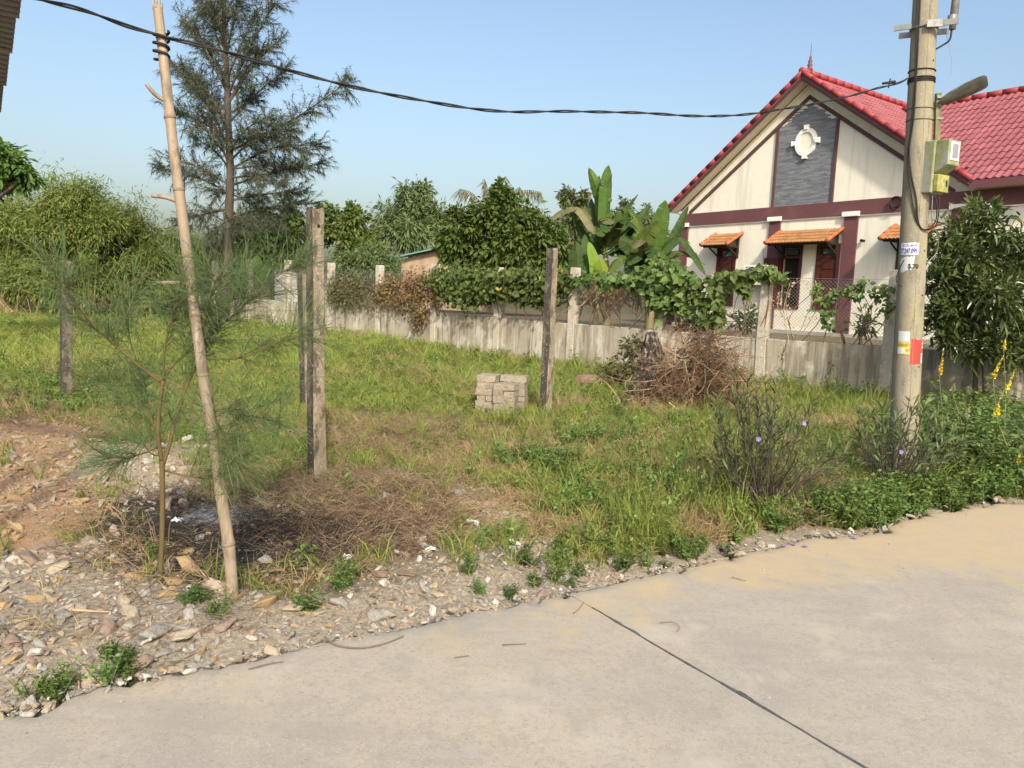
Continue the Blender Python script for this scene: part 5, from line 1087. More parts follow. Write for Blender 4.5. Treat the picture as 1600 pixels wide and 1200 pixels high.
banana('tall banana plant with two upright leaves', (948, 500), 19.4, (944, 375), [
 ((944, 385), (938, 315), (920, 262), 10, m_ban, .3, A(-.5, -1, .2)), ((945, 385), (948, 310), (951, 258), 12, m_ban, -.1, A(.6, -1, .1)), ((943, 380), (938, 330), (936, 274), 8, m_band, .5, None), ((946, 380), (968, 338), (997, 303), 6, m_band, .2, A(0, -.3, 1)),
 ((942, 385), (905, 325), (858, 342), 11, m_olive, .3, U), ((947, 385), (982, 330), (1008, 372), 15, m_ban, -.3, U), ((948, 390), (990, 355), (1016, 320), 7, m_band, .4, None), ((945, 395), (955, 370), (967, 345), 10, m_ban, .5, None), ((945, 400), (920, 380), (900, 345), 8, m_band, .6, None), ((947, 400), (965, 390), (985, 405), 12, m_band, -.4, U), ((944, 400), (930, 350), (924, 310), 9, m_band, .7, None)], extra=12)
banana('leaning banana plant with broad leaves reaching towards the house', (1015, 510), 18.6, (1012, 410), [
 ((1010, 425), (1028, 365), (1040, 313), 14, m_ban, -.1, A(.1, -1, .2)), ((1008, 428), (1002, 385), (1030, 345), 16, m_ban, -.3, A(-.4, -1, .5)), ((1014, 420), (1052, 375), (1076, 322), 9, m_band, .2, A(.5, -1, .3)), ((1014, 418), (1062, 372), (1103, 430), 10, m_band, -.2, U), ((1010, 425), (985, 385), (968, 372), 13, m_band, .1, A(-.3, -1, .6)), ((1008, 430), (975, 400), (950, 425), 12, m_ban, -.3, U), ((1010, 430), (990, 410), (985, 440), 12, m_band, -.5, A(0, -1, .6)), ((1012, 425), (1020, 400), (1045, 400), 11, m_ban, .3, U), ((1010, 430), (1000, 395), (990, 365), 13, m_ban, .3, A(-.2, -1, .2))], extra=12)
banana('young banana plant with a bright yellow green leaf', (930, 505), 18.4, (930, 440), [
 ((930, 445), (905, 425), (900, 378), 15, m_band, .1, A(-.2, -1, .3)), ((930, 440), (918, 405), (914, 366), 9, m_band, .3, None), ((932, 445), (930, 412), (920, 378), 9, m_banb, -.2, A(.3, -1, .1)), ((932, 446), (940, 425), (936, 405), 10, m_banb, -.25, A(.2, -1, .2)), ((928, 445), (905, 440), (880, 415), 12, m_band, .2, U), ((930, 450), (960, 440), (975, 450), 12, m_band, -.1, U)], .08)
banana('small bright banana plant behind the far end of the wall', (402, 470), 27.2, (402, 440), [((402, 445), (398, 425), (386, 412), 8, m_ban, 0, None), ((402, 445), (403, 420), (402, 400), 7, m_banb, 0, None), ((402, 445), (410, 425), (422, 412), 7, m_banb, -.1, None), ((402, 445), (395, 435), (376, 432), 7, m_ban, 0, U), ((402, 446), (415, 435), (428, 440), 7, m_ban, 0, U)], .08)
g = np.random.default_rng(77); nb = NB(); n = 150
for i in range(n):
    x = g.uniform(905, 1045); y0 = g.uniform(425, 470); Yb = 16.2 + (1000 - x) * .008 + g.uniform(.2, 1.2); p = dp(x, y0, Yb); q = p + A(g.normal() * .32, g.normal() * .2, -g.uniform(.15, .6)); q[2] = max(q[2], .93); nb.leaves([p], [q - p], [A(g.normal(), -1, 0)], np.linalg.norm(q - p), g.uniform(.02, .07), 'strap', 0)
tag(nb.build('dry_banana_leaves', leafm('dry_leaf', (.30, .215, .12), (.15, .12, .06), rnd=.4)), 'mass of dry brown banana leaves hanging behind the wire mesh', 'dry leaves', kind='stuff')

# ------------------------------------------------------------------ climbers on the wire mesh
def wpl(px, py, off=-.06):
    d = ray(px, py); P = W0 + Wn * off; return CP + d * (((P - CP) @ Wn) / (d @ Wn))
def vine(label, blobs, n, L, W, mat, kind='lobed', seed=1, thick=.16, down=.7, stem=None, group='climbers on the wire mesh'):
    g = np.random.default_rng(seed); c0 = wpl(blobs[0][0], blobs[0][1], 0); e = empty('climbing_plant', (c0[0], c0[1], 1.0)); loc = A(c0[0], c0[1], 1.0); tag(e, label, 'vine', group)
    ar = np.array([b[2] * b[3] for b in blobs], float); P = []; st_ = NB()
    for b, a in zip(blobs, ar):
        m = max(6, int(n * a / ar.sum())); u = g.normal(size=(m, 2)) * .55; c = wpl(b[0], b[1]); k = c[1] / F
        P.append(c + Wu * (u[:, 0:1] * b[2] * k * 1.3) + A(0, 0, 1) * (u[:, 1:2] * b[3] * k) - Wn * np.abs(g.normal(size=(m, 1))) * thick)
        q = c + Wu * g.normal() * .2; q[2] = 1.0; st_.tube(spline([q, (q + c) / 2 + Wu * g.normal() * .15 - Wn * .05, c], 6) - loc, np.linspace(.010, .005, 6), 5)
    P = np.concatenate(P); D = unit(g.normal(size=P.shape) * A(1, .6, .6) + A(0, 0, -down) - Wn * .3); N_ = -Wn + g.normal(size=P.shape) * .45 + A(0, 0, .5); s = g.uniform(.6, 1.3, len(P))
    nb = NB(); nb.leaves(P - loc, D, N_, L * s, W * s, kind, .1); nb.build('foliage', mat, e); st_.build('stems', stem or twm, e)
vine('muted olive shrub tangle behind the mesh beside the tall post', [(525, 450, 20, 22), (545, 450, 25, 24), (568, 452, 20, 22), (545, 470, 36, 14)], 2400, .09, .035, m_olive, 'diamond', 41, .1)
vine('brown half dead creeper spilling over the wall', [(608, 448, 18, 18), (640, 445, 28, 18), (672, 440, 30, 16), (655, 465, 22, 18), (662, 485, 14, 18), (657, 505, 7, 14), (630, 470, 22, 14), (600, 465, 16, 16), (690, 458, 16, 18)], 3400, .085, .05, m_brown, 'diamond', 42, .16)
vine('dense dark green creeper hedge on the mesh beside the fence post', [(700, 438, 22, 16), (730, 440, 24, 18), (765, 440, 24, 17), (745, 462, 24, 14), (720, 460, 20, 14), (772, 460, 15, 12)], 2800, .10, .085, m_vined, 'lobed', 43, .2)
vine('green creeper hedge behind the leaning concrete post', [(805, 438, 22, 15), (835, 438, 25, 16), (820, 458, 25, 12), (870, 445, 20, 18), (850, 465, 22, 12), (880, 440, 14, 14)], 2500, .10, .085, m_vined, 'lobed', 44, .2)
vine('small yellow leaved creeper patch right of the fence post', [(798, 455, 10, 8), (875, 432, 8, 14)], 160, .07, .06, leafm('leaf_yellow', (.42, .36, .07), (.3, .3, .06)), 'lobed', 45, .2)
vine('leafy green creeper along the mesh top under the banana plants', [(912, 436, 14, 8), (940, 437, 18, 8), (968, 438, 16, 10), (995, 442, 18, 12), (1020, 432, 22, 16), (1045, 425, 22, 18), (1062, 445, 22, 18), (1050, 465, 22, 22), (1072, 472, 14, 18), (1030, 455, 20, 20)], 1000, .13, .11, m_vine, 'lobed', 46, .16)
vine('bright creeper with hanging trails in front of the narrow window', [(1092, 452, 9, 14), (1100, 470, 9, 12), (1122, 440, 10, 10), (1126, 462, 8, 14), (1128, 485, 7, 14), (1122, 500, 9, 12), (1150, 432, 14, 8), (1175, 430, 14, 8), (1198, 427, 14, 8), (1215, 433, 10, 8), (1160, 448, 10, 6), (1170, 456, 6, 5), (1102, 500, 8, 8)], 520, .13, .115, m_vine, 'lobed', 47, .12)
vine('thin trailing vine on the mesh left of the utility pole', [(1278, 452, 7, 7), (1290, 470, 8, 9), (1296, 490, 8, 9), (1315, 455, 10, 6), (1340, 448, 9, 7), (1352, 440, 7, 5), (1372, 462, 8, 8), (1385, 450, 8, 6), (1388, 480, 7, 9), (1340, 462, 8, 5), (1298, 508, 7, 6)], 260, .10, .075, m_vine, 'oval', 48, .1)
g = np.random.default_rng(9); nb = NB(); loc = wpl(1250, 525, -.1)
for x0, pts in enumerate([[(1232, 530), (1225, 480), (1240, 445), (1262, 440), (1275, 470)], [(1245, 530), (1262, 490), (1275, 460), (1268, 440)], [(1228, 500), (1215, 480), (1220, 455)], [(1240, 528), (1232, 505), (1228, 470), (1235, 440)], [(1255, 520), (1285, 470), (1300, 455)], [(1232, 530), (1228, 545), (1222, 560)], [(1300, 530), (1292, 505), (1284, 490)]]):
    q = spline([wpl(*p, -.09) for p in pts], 18); nb.tube(q - loc, np.linspace(.008, .004, 18), 5); R = np.repeat(q[4:], 2, 0) + g.normal(size=(28, 3)) * .04; nb.leaves(R - loc, g.normal(size=R.shape) + A(0, 0, -1), g.normal(size=R.shape), .05, .03, 'diamond')
o = nb.build('dry_vine', twl); o.location = loc; tag(o, 'bare dried vine stems curling on the mesh before the paired windows', 'vine', 'climbers on the wire mesh')
# small shrubs in the house yard
def yard_shrub(label, px, py, rx, ry, off, mat, n, L, W, seed, kind='oval', cat='shrub'):
    c = wpl(px, py, off); Y = c[1]; b = (c[0], c[1]); return tree('shrub', label, cat, b, [(px, py, rx, ry, 0), (px - rx * .4, py + ry * .3, rx * .6, ry * .6, 0), (px + rx * .4, py + ry * .3, rx * .6, ry * .6, 0)], Y, n, L, W, mat, kind, 'shrubs in the house yard', tr=.018, seed=seed, persub=12, subr=.4, zoff=.93, twig=.006, down=-.2, spread=0, stems=2)
yard_shrub('dark shrub in the yard below the creeper trails', 1088, 495, 22, 20, .9, m_dark, 420, .12, .045, 61)
yard_shrub('dark leafed low shrub behind the wall between the windows', 1166, 497, 22, 18, .8, m_right, 260, .14, .045, 62)
yard_shrub('low dark shrub in the yard left of the utility pole', 1348, 508, 18, 18, .8, m_right, 220, .12, .04, 63)
yard_shrub('tiny red leaved plant behind the wall', 1064, 513, 8, 6, .4, leafm('leaf_red', (.42, .06, .06), (.3, .05, .04)), 60, .07, .04, 64)

c_ = dp(965, 585, 13.3); tree('shrub', 'olive leafy scrub growing against the left side of the stump', 'shrub', (c_[0], c_[1]), [(955, 590, 30, 22), (980, 575, 22, 28), (990, 550, 16, 22), (935, 600, 18, 14), (1000, 535, 20, 10)], 13.3, 1500, .09, .035, m_olive, 'diamond', None, tr=.015, seed=65, persub=14, subr=.4, twig=.006, spread=0, stems=2)
c_ = dp(1140, 600, 12.4); tree('shrub', 'half dry leafy scrub on the right side of the brush heap', 'shrub', (c_[0], c_[1]), [(1130, 605, 26, 22), (1155, 615, 22, 16), (1110, 590, 20, 20)], 12.4, 700, .08, .03, m_brown, 'diamond', None, tr=.012, seed=66, persub=10, subr=.4, twig=.005, spread=0, stems=2)
# ------------------------------------------------------------------ glossy tree on the right in front of the wall
rt = tree('glossy_leaf_tree', 'dense dark glossy leaved tree at the right edge before the wall', 'tree', (7.2, 11.6), [(1535, 335, 24, 22), (1500, 365, 32, 26), (1550, 365, 36, 26), (1480, 405, 30, 30), (1530, 410, 42, 30), (1580, 395, 30, 36), (1495, 450, 40, 30), (1550, 460, 46, 34), (1590, 445, 30, 36), (1480, 490, 30, 26), (1525, 500, 42, 30), (1580, 505, 34, 32), (1620, 400, 30, 50), (1630, 480, 40, 50), (1505, 535, 34, 20), (1560, 545, 36, 22), (1600, 555, 30, 24), (1475, 520, 20, 16), (1460, 430, 18, 22), (1462, 480, 16, 20)], 11.4, 11500, .125, .036, m_right, 'oval', None, tr=.05, seed=71, persub=26, subr=.36, tmat=bark, twig=.008, down=-.15, spread=.5, stems=2, shell=.5, dep=1.1)

# ------------------------------------------------------------------ ruellia bushes by the road
def ruellia(label, bpx, tips, seed, flowers, dens=1.0):
    g = np.random.default_rng(seed); b = gp(*bpx); z = zh(b[0], b[1]); e = empty('ruellia_bush', (b[0], b[1], z)); tag(e, label, 'bush', 'purple flowered bushes by the road'); st_ = NB(); lf = NB(); fl = NB(); loc = A(b[0], b[1], z); ends = []
    for tx, ty in tips:
        for rep in range(4):
            s = A(g.normal() * .07, g.normal() * .07, -.03); tip = dp(tx + g.normal() * 9, ty + g.normal() * 12, b[1] + g.normal() * .22) - loc
            R = spline([s, s * .45 + tip * .55 + A(g.normal() * .03, g.normal() * .03, -.08 * np.linalg.norm(tip[:2])), tip], 14); st_.tube(R, np.linspace(.0065, .0022, 14), 5); ends.append(R[-1])
            for k in range(5, 14):
                if g.random() < .92 * dens:
                    T = unit(R[min(k + 1, 13)] - R[k - 1]); n_ = 3 if k > 10 else 2; d = g.normal(size=(n_, 3)); d = d - (d @ T)[:, None] * T; D = unit(unit(d) * .55 + T * .8)
                    L = g.uniform(.075, .14, n_) * (.6 + .4 * (k > 7)); lf.leaves(np.repeat(R[k][None], n_, 0), D, A(0, 0, 1) + g.normal(size=(n_, 3)) * .3, L, L * .125, 'strap', .2)
            if g.random() < .6:
                k = g.integers(6, 11); d = unit(unit(R[k] - R[k - 1]) + g.normal(size=3) * .5); q = R[k] + d * g.uniform(.1, .22); st_.sticks([R[k]], [q], .003, .0015); n_ = 6; lf.leaves(R[k] + (q - R[k]) * g.uniform(.3, 1, (n_, 1)), unit(d + g.normal(size=(n_, 3)) * .6), g.normal(size=(n_, 3)) + A(0, 0, 1), .08, .012, 'strap', .15)
    st_.build('stems', m_ruestem, e); lf.build('leaves', m_rue, e)
    for fx, fy in flowers:
        c = dp(fx, fy, b[1] - .25) - loc; a = np.arange(5) * 2 * math.pi / 5; D = np.column_stack([np.cos(a), -.3 + 0 * a, np.sin(a)]); nb = NB(); nb.leaves(np.repeat(c[None], 5, 0), D, A(0, -1, .3), .022, .024, 'oval', 0); nb.build('flower', m_pur, e)
ruellia('large narrow leaved bush with purple flowers beside the road', (1180, 800), [(1122, 690), (1128, 640), (1150, 620), (1165, 625), (1185, 612), (1200, 640), (1225, 615), (1240, 650), (1260, 640), (1280, 680), (1300, 700), (1325, 720), (1310, 745), (1215, 690), (1170, 690), (1140, 730), (1250, 720), (1110, 740)], 81, [(1257, 661), (1185, 686)])
ruellia('narrow leaved bush with purple flowers at the foot of the utility pole', (1395, 768), [(1352, 660), (1370, 640), (1388, 650), (1408, 655), (1425, 640), (1440, 650), (1465, 655), (1480, 680), (1500, 700), (1360, 700), (1450, 700), (1345, 690), (1420, 690)], 82, [(1408, 706)], .85)

# ------------------------------------------------------------------ tall weeds with yellow spikes at the right
m_seed = leafm('seed_head', (.36, .36, .22), (.28, .27, .16))
def spike(label, bpx, spikes, seed, bloom=True):
    g = np.random.default_rng(seed); b = gp(*bpx); z = zh(b[0], b[1]); loc = A(b[0], b[1], z); e = empty('yellow_spike_weed', tuple(loc)); tag(e, label, 'weed', 'tall weeds with flower spikes'); st_ = NB(); lf = NB()
    for (x0, y0), (x1, y1) in spikes:
        lo = dp(x0, y0, b[1]) - loc; hi = dp(x1, y1, b[1]) - loc; st_.tube(spline([A(0, 0, -.03), lo * .5 + A(.03, 0, 0), lo, hi], 12), np.linspace(.007, .002, 12), 5)
        n = 46; t = g.random(n); P = lo + (hi - lo) * t[:, None]; d = g.normal(size=(n, 3)); nb = NB(); nb.leaves(P, unit(d + A(0, 0, .5)), g.normal(size=(n, 3)), .028 * (1.25 - t), .026 * (1.25 - t), 'oval', 0); nb.build('flower_spike', m_yel if bloom else m_seed, e)
        n = 46; P = lo * g.uniform(.12, 1, (n, 1)) + g.normal(size=(n, 3)) * A(.06, .06, .02); lf.leaves(P, unit(g.normal(size=(n, 3)) * A(1, 1, .3) + A(0, 0, .15)), A(0, 0, 1) + g.normal(size=(n, 3)) * .4, g.uniform(.05, .10, n), g.uniform(.03, .05, n), 'oval', .2)
    st_.build('stems', culm, e); lf.build('leaves', m_mid, e)
spike('weed with a drooping yellow spike just right of the utility pole', (1468, 735), [((1468, 590), (1474, 545))], 91)
spike('weed with two leaning yellow spikes near the right edge', (1555, 735), [((1552, 590), (1568, 556)), ((1572, 612), (1586, 578))], 92)
spike('weed with short yellow spikes low at the right edge', (1585, 765), [((1590, 725), (1594, 710)), ((1557, 650), (1563, 620))], 93)
spike('weed with a faded seed spike between the yellow ones', (1512, 735), [((1510, 660), (1518, 620)), ((1488, 612), (1493, 598))], 94, False)
spike('weed with one high yellow bud against the tree', (1566, 720), [((1568, 545), (1571, 530))], 95)

# ------------------------------------------------------------------ scatter: grass, weeds, straw, pebbles
def scatter(name, label, cat, P, rot, scl, idx, protos):
    coll = bpy.data.collections.new(name + '_kinds')
    for i, (me, mt) in enumerate(protos):
        o = bpy.data.objects.new('%s_%02d' % (name, i), me); coll.objects.link(o)
        if not me.materials: me.materials.append(mt)
    me = bpy.data.meshes.new(name); me.vertices.add(len(P)); me.vertices.foreach_set('co', np.asarray(P, np.float32).ravel())
    for k, t, v in (('rot', 'FLOAT_VECTOR', rot), ('scl', 'FLOAT_VECTOR', scl), ('kind_i', 'INT', idx)):
        at = me.attributes.new(k, t, 'POINT'); at.data.foreach_set('vector' if t == 'FLOAT_VECTOR' else 'value', np.asarray(v, np.float32 if t != 'INT' else np.int32).ravel())
    o = link(name, me); ng = bpy.data.node_groups.new(name, 'GeometryNodeTree'); ng.interface.new_socket('Geometry', in_out='INPUT', socket_type='NodeSocketGeometry'); ng.interface.new_socket('Geometry', in_out='OUTPUT', socket_type='NodeSocketGeometry')
    N = ng.nodes; L = ng.links; gi = N.new('NodeGroupInput'); go = N.new('NodeGroupOutput'); ip = N.new('GeometryNodeInstanceOnPoints'); ci = N.new('GeometryNodeCollectionInfo'); ci.inputs['Collection'].default_value = coll; ci.inputs['Separate Children'].default_value = True; ci.inputs['Reset Children'].default_value = True
    def att(nm, ty): a = N.new('GeometryNodeInputNamedAttribute'); a.data_type = ty; a.inputs['Name'].default_value = nm; return a.outputs['Attribute']
    L.new(gi.outputs[0], ip.inputs['Points']); L.new(ci.outputs[0], ip.inputs['Instance']); ip.inputs['Pick Instance'].default_value = True; L.new(att('kind_i', 'INT'), ip.inputs['Instance Index'])
    e2r = N.new('FunctionNodeEulerToRotation'); L.new(att('rot', 'FLOAT_VECTOR'), e2r.inputs[0]); L.new(e2r.outputs[0], ip.inputs['Rotation']); L.new(att('scl', 'FLOAT_VECTOR'), ip.inputs['Scale']); L.new(ip.outputs[0], go.inputs[0])
    md = o.modifiers.new('scatter', 'NODES'); md.node_group = ng; return tag(o, label, cat, kind='stuff')
def p_grass(seed, n, h, spread, w, bend):
    g = np.random.default_rng(seed); nb = NB()
    for i in range(n):
        b = A(g.normal() * spread, g.normal() * spread, -.02); d = unit(A(g.normal() * bend, g.normal() * bend, 1)); L = h * g.uniform(.45, 1.1); o = A(d[0], d[1], 0); s = unit(np.cross(d, A(g.normal(), g.normal(), .2))) * w * .5
        m = b + d * L * .55; t = m + unit(d + o * 1.1 + A(0, 0, -.3)) * L * .5; nb.add([b - s, b + s, m + s * .85, m - s * .85, t], [[(0, 1, 2, 3)], [(3, 2, 4)]])
    return nb.mesh('grass')
def p_straw(seed, n, ln, flat=.25, w=.004):
    g = np.random.default_rng(seed); nb = NB()
    for i in range(n):
        p = A(g.normal() * .07, g.normal() * .07, g.uniform(0, .05)); d = unit(A(g.normal(), g.normal(), g.normal() * flat + .06)); L = ln * g.uniform(.5, 1.3); e = unit(d + g.normal(size=3) * .35); q = p + d * L * .5; r = q + e * L * .5; q[2] = max(q[2], .004); r[2] = max(r[2], .002); nb.sticks([p, q], [q, r], [w * .5, w * .45], [w * .45, w * .25])
    return nb.mesh('straw')
def p_weed(seed, n, h, L, W, kind='oval', stems=5):
    g = np.random.default_rng(seed); nb = NB()
    for s in range(stems):
        t = A(g.normal() * .35 * h, g.normal() * .35 * h, h * g.uniform(.6, 1.1)); nb.sticks([A(g.normal() * .02, g.normal() * .02, -.02)], [t], .004, .002); m = n // stems; P = t * g.uniform(.25, 1, (m, 1)) + g.normal(size=(m, 3)) * .012
        nb.leaves(P, unit(g.normal(size=(m, 3)) * A(1, 1, .25) + A(0, 0, .1)), A(0, 0, 1) + g.normal(size=(m, 3)) * .35, L * g.uniform(.6, 1.2, m), W * g.uniform(.7, 1.2, m), kind, .2)
    return nb.mesh('weed')
m_g1 = leafm('grass_green', (.155, .20, .04), (.21, .24, .058), rnd=.3, hue=.025, trans=.35); m_g2 = leafm('grass_yellow', (.28, .275, .075), (.33, .29, .10), rnd=.25, hue=.02, trans=.35); m_g3 = leafm('grass_dry', (.36, .27, .14), (.21, .14, .07), rnd=.3, hue=.01, trans=.2); m_g4 = leafm('grass_bright', (.22, .29, .052), (.28, .32, .072), rnd=.25, hue=.02, trans=.4)
m_st1 = mk('straw_brown', (.17, .112, .068), rough=.9, rnd=.45, hue=.015); m_st2 = mk('straw_tan', (.29, .22, .14), rough=.9, rnd=.35); m_st3 = mk('straw_char', (.035, .03, .026), rough=.95, rnd=.5)
GPROT = [(p_grass(1, 16, .16, .035, .007, .45), m_g1), (p_grass(2, 14, .20, .03, .008, .4), m_g1), (p_grass(3, 16, .14, .04, .006, .55), m_g2), (p_grass(4, 18, .12, .04, .006, .6), m_g4), (p_grass(5, 14, .26, .03, .008, .35), m_g4), (p_grass(6, 14, .15, .04, .005, .7), m_g3), (p_straw(7, 14, .16, .5), m_g3), (p_weed(8, 30, .12, .035, .022), m_g1), (p_weed(9, 24, .16, .045, .026), m_mid), (p_weed(10, 26, .10, .03, .02), m_g4)]
g = np.random.default_rng(101)
def frustum(n, y0, y1, pw=1.0, margin=.78):
    u = g.random(n); Y = (y0 ** pw + u * (y1 ** pw - y0 ** pw)) ** (1 / pw) if pw else y0 * (y1 / y0) ** u
    return g.uniform(-margin, margin, n) * Y + g.normal(size=n) * .0, Y
RUEX = None
def masks(X, Y): return {k: reg(k, X, Y) for k in REG}
X, Y = frustum(74000, 3.2, 34, .35); sd = edge_sd(X, Y); mk_ = masks(X, Y); ws = wall_sd(X, Y); nz = fbm(X, Y, .7, 61); nz2 = fbm(X, Y, 2.3, 62)
keep = (1 - .85 * mk_['straw']) * (1 - .85 * mk_['dirt']) * (1 - .35 * mk_['drygrass']) * (1 - .96 * mk_['clay']) * (1 - .96 * mk_['rubble']) * (1 - .97 * mk_['gravel']) * (1 - .99 * mk_['burnt']) * np.where((X < -.4) & (Y < 5.2), .35, 1) * (1 - .94 * mk_['sand']) * sstep(.1, .7, sd - .3 * nz2) * (ws < -.12) * (.25 + 1.1 * nz2)
keep = np.where((X > .2) & (sd > .25), np.maximum(keep, .85 * (1 - mk_['sand']) * (1 - mk_['straw']) * (1 - .85 * mk_['dirt']) * (1 - .9 * mk_['rubble'])), keep) * (ws < -.1)
k = g.random(len(X)) < keep; X, Y, sd, ws, nz, nz2 = [a[k] for a in (X, Y, sd, ws, nz, nz2)]; st_m = np.maximum(reg('straw', X, Y, .8), .8 * reg('drygrass', X, Y, .5))
right = sstep(.3, 1.5, X) * sstep(11, 8, Y) * sstep(.4, 1.2, sd)
H = (.30 + 1.15 * nz + .25 * (nz2 > .6)) * (1 + .55 * right) * np.where(Y > 12, 1.1, 1) * (1 - .35 * st_m); H = H * np.where(g.random(len(X)) < .09, 1.75, 1) * (1 + .5 * sstep(-2.2, -.6, ws)); W_ = np.clip(Y / 9, .9, 2.2)
dry = np.clip(.09 + .8 * sstep(.48, .64, nz2) * (nz > .45) + .5 * st_m - .25 * sstep(10, 14, Y), 0, .9); u = g.random(len(X)); v = g.random(len(X))
idx = np.select([u < dry * .5, u < dry, v < .16 + .25 * right, v < .26 + .12 * right, v < .42, v < .62, v < .82], [5, 6, g.choice([7, 8, 9], len(X)), 4, 0, 1, 3], 2)
far = (Y > 13) & (X < -3); idx = np.where(far & (idx < 5), g.choice([2, 3, 4], len(X)), idx)
gt = scatter('grass', 'green and yellowing grass growing over the empty lot', 'grass', np.column_stack([X, Y, height(X, Y)]), np.column_stack([g.normal(size=len(X)) * .1, g.normal(size=len(X)) * .1, g.uniform(0, 6.28, len(X))]), np.column_stack([W_ * .9, W_ * .9, H]), idx, GPROT)
# straw and charred stems
X, Y = frustum(40000, 3.2, 12, .6); mS = reg('straw', X, Y, .35); mB = reg('burnt', X, Y, .4); lf_ = np.exp(-((X + 5.3) ** 2 + (Y - 8.9) ** 2) / .7); ru = .10 * reg('rubble', X, Y); bz_ = fbm(X, Y, 1.6, 71)
gen = (.16 + .5 * reg('drygrass', X, Y, .4)) * (edge_sd(X, Y) > .3) * (X < 2.5) * (X > -2.6) * (Y < 9.5) * (1 - reg('rubble', X, Y)) * sstep(4.6, 5.4, Y)
k = (g.random(len(X)) < np.clip(mS * (.30 + .75 * bz_) * .7 + .4 * mB * bz_ + lf_ + ru * .15 + gen * bz_, 0, 1)) & (edge_sd(X, Y) > .03); X, Y, mS, mB = X[k], Y[k], mS[k], mB[k]
u = g.random(len(X)); char = np.clip(mB * .85 - .55 * mS * (fbm(X, Y, 2.5, 72) > .5), 0, .8); idx = np.where(u < char, g.choice([4, 5], len(X)), np.where(g.random(len(X)) < .30, g.choice([2, 3], len(X)), g.choice([0, 1], len(X))))
scatter('straw', 'dry brown cut stems and charred stalks strewn over the ground', 'straw', np.column_stack([X, Y, height(X, Y) - .005]), np.column_stack([g.normal(size=len(X)) * .15, g.normal(size=len(X)) * .15, g.uniform(0, 6.28, len(X))]), np.column_stack([g.uniform(.7, 1.3, len(X))] * 2 + [g.uniform(.35, 1.0, len(X))]), idx,
        [(p_straw(11, 10, .15, .35), m_st1), (p_straw(12, 10, .20, .5), m_st1), (p_straw(13, 9, .17, .35), m_st2), (p_straw(14, 8, .22, .45, .003), m_st2), (p_straw(15, 9, .12, .25), m_st3), (p_straw(16, 8, .16, .2), m_st3)])
# leafy ground cover along the road and against the wall, tall weeds at the right
WPROT = [(p_weed(21, 80, .15, .032, .022, 'oval', 9), m_mid), (p_weed(22, 90, .12, .028, .02, 'oval', 10), m_vined), (p_weed(23, 70, .22, .04, .022, 'oval', 6), m_mid), (p_weed(24, 80, .48, .075, .04, 'oval', 6), m_mid), (p_weed(25, 80, .55, .07, .034, 'oval', 7), m_grey), (p_weed(26, 60, .40, .08, .02, 'strap', 6), m_g4)]
pw = []; 
def patchw(px, py, r, n, kinds, s0=.8, s1=1.3):
    c = gp(px, py)
    for i in range(n):
        a = g.uniform(0, 6.28); q = r * math.sqrt(g.random()); x, y = c[0] + q * math.cos(a) * 1.3, c[1] + q * math.sin(a)
        if edge_sd(np.array([x]), np.array([y]))[0] > -.02 and wall_sd(x, y) < -.15: pw.append((x, y, g.choice(kinds), g.uniform(s0, s1)))
for px, py, r, n in [(1330, 805, .26, 60), (1380, 792, .24, 50), (1290, 812, .18, 30), (1230, 820, .2, 16), (1440, 780, .25, 44), (1500, 772, .28, 50), (1560, 766, .28, 56), (1610, 765, .35, 60), (1150, 845, .3, 9), (1090, 868, .2, 10), (1060, 872, .22, 8), (950, 878, .25, 6), (840, 885, .25, 6), (770, 905, .2, 5), (880, 905, .2, 6), (1010, 840, .3, 8), (905, 800, .16, 12), (860, 740, .35, 30), (930, 700, .4, 40), (820, 730, .3, 22), (960, 770, .3, 24)]: patchw(px, py, r, n, [0, 1, 1, 2], *((.45, .95) if px < 1200 and py > 830 else (.8, 1.3)))
for px, py, r, n in [(1500, 745, .5, 40), (1560, 740, .5, 45), (1610, 735, .6, 45), (1480, 710, .6, 36), (1540, 700, .7, 46), (1600, 695, .8, 46), (1530, 670, .8, 40), (1600, 665, .9, 40), (1660, 720, .8, 50), (1450, 690, .5, 18)]: patchw(px, py, r, n, [2, 3, 4, 3, 5], .7, 1.15)
for t in np.arange(1.5, 10.5, .045):
    p = W0 + WD * t - Wn * g.uniform(.2, .75)
    if g.random() < (.9 if t > 7.2 else .35): pw.append((p[0], p[1], g.choice([2, 3, 0, 5] if t > 7.4 else [0, 2, 2]), g.uniform(.6, 1.0)))
for px, py in [(200, 1043), (98, 1075), (155, 1068), (340, 965), (312, 945), (180, 1028), (235, 880), (90, 1082), (480, 955), (530, 925), (545, 905)]:
    c = gp(px, py)
    for i in range(3): pw.append((c[0] + g.normal() * .03, c[1] + g.normal() * .03, g.choice([1, 2]), g.uniform(.45, .75)))
for px, py in [(60, 640), (150, 620), (30, 620), (180, 640), (90, 610), (130, 650)]: patchw(px, py, .5, 14, [0, 1, 2], .8, 1.4)
pw = np.array(pw); scatter('weeds', 'low leafy green weeds along the road edge and wall', 'weeds', np.column_stack([pw[:, 0], pw[:, 1], height(pw[:, 0], pw[:, 1])]), np.column_stack([np.zeros(len(pw)), np.zeros(len(pw)), g.uniform(0, 6.28, len(pw))]), np.repeat(pw[:, 3:4], 3, 1), pw[:, 2].astype(int), WPROT)
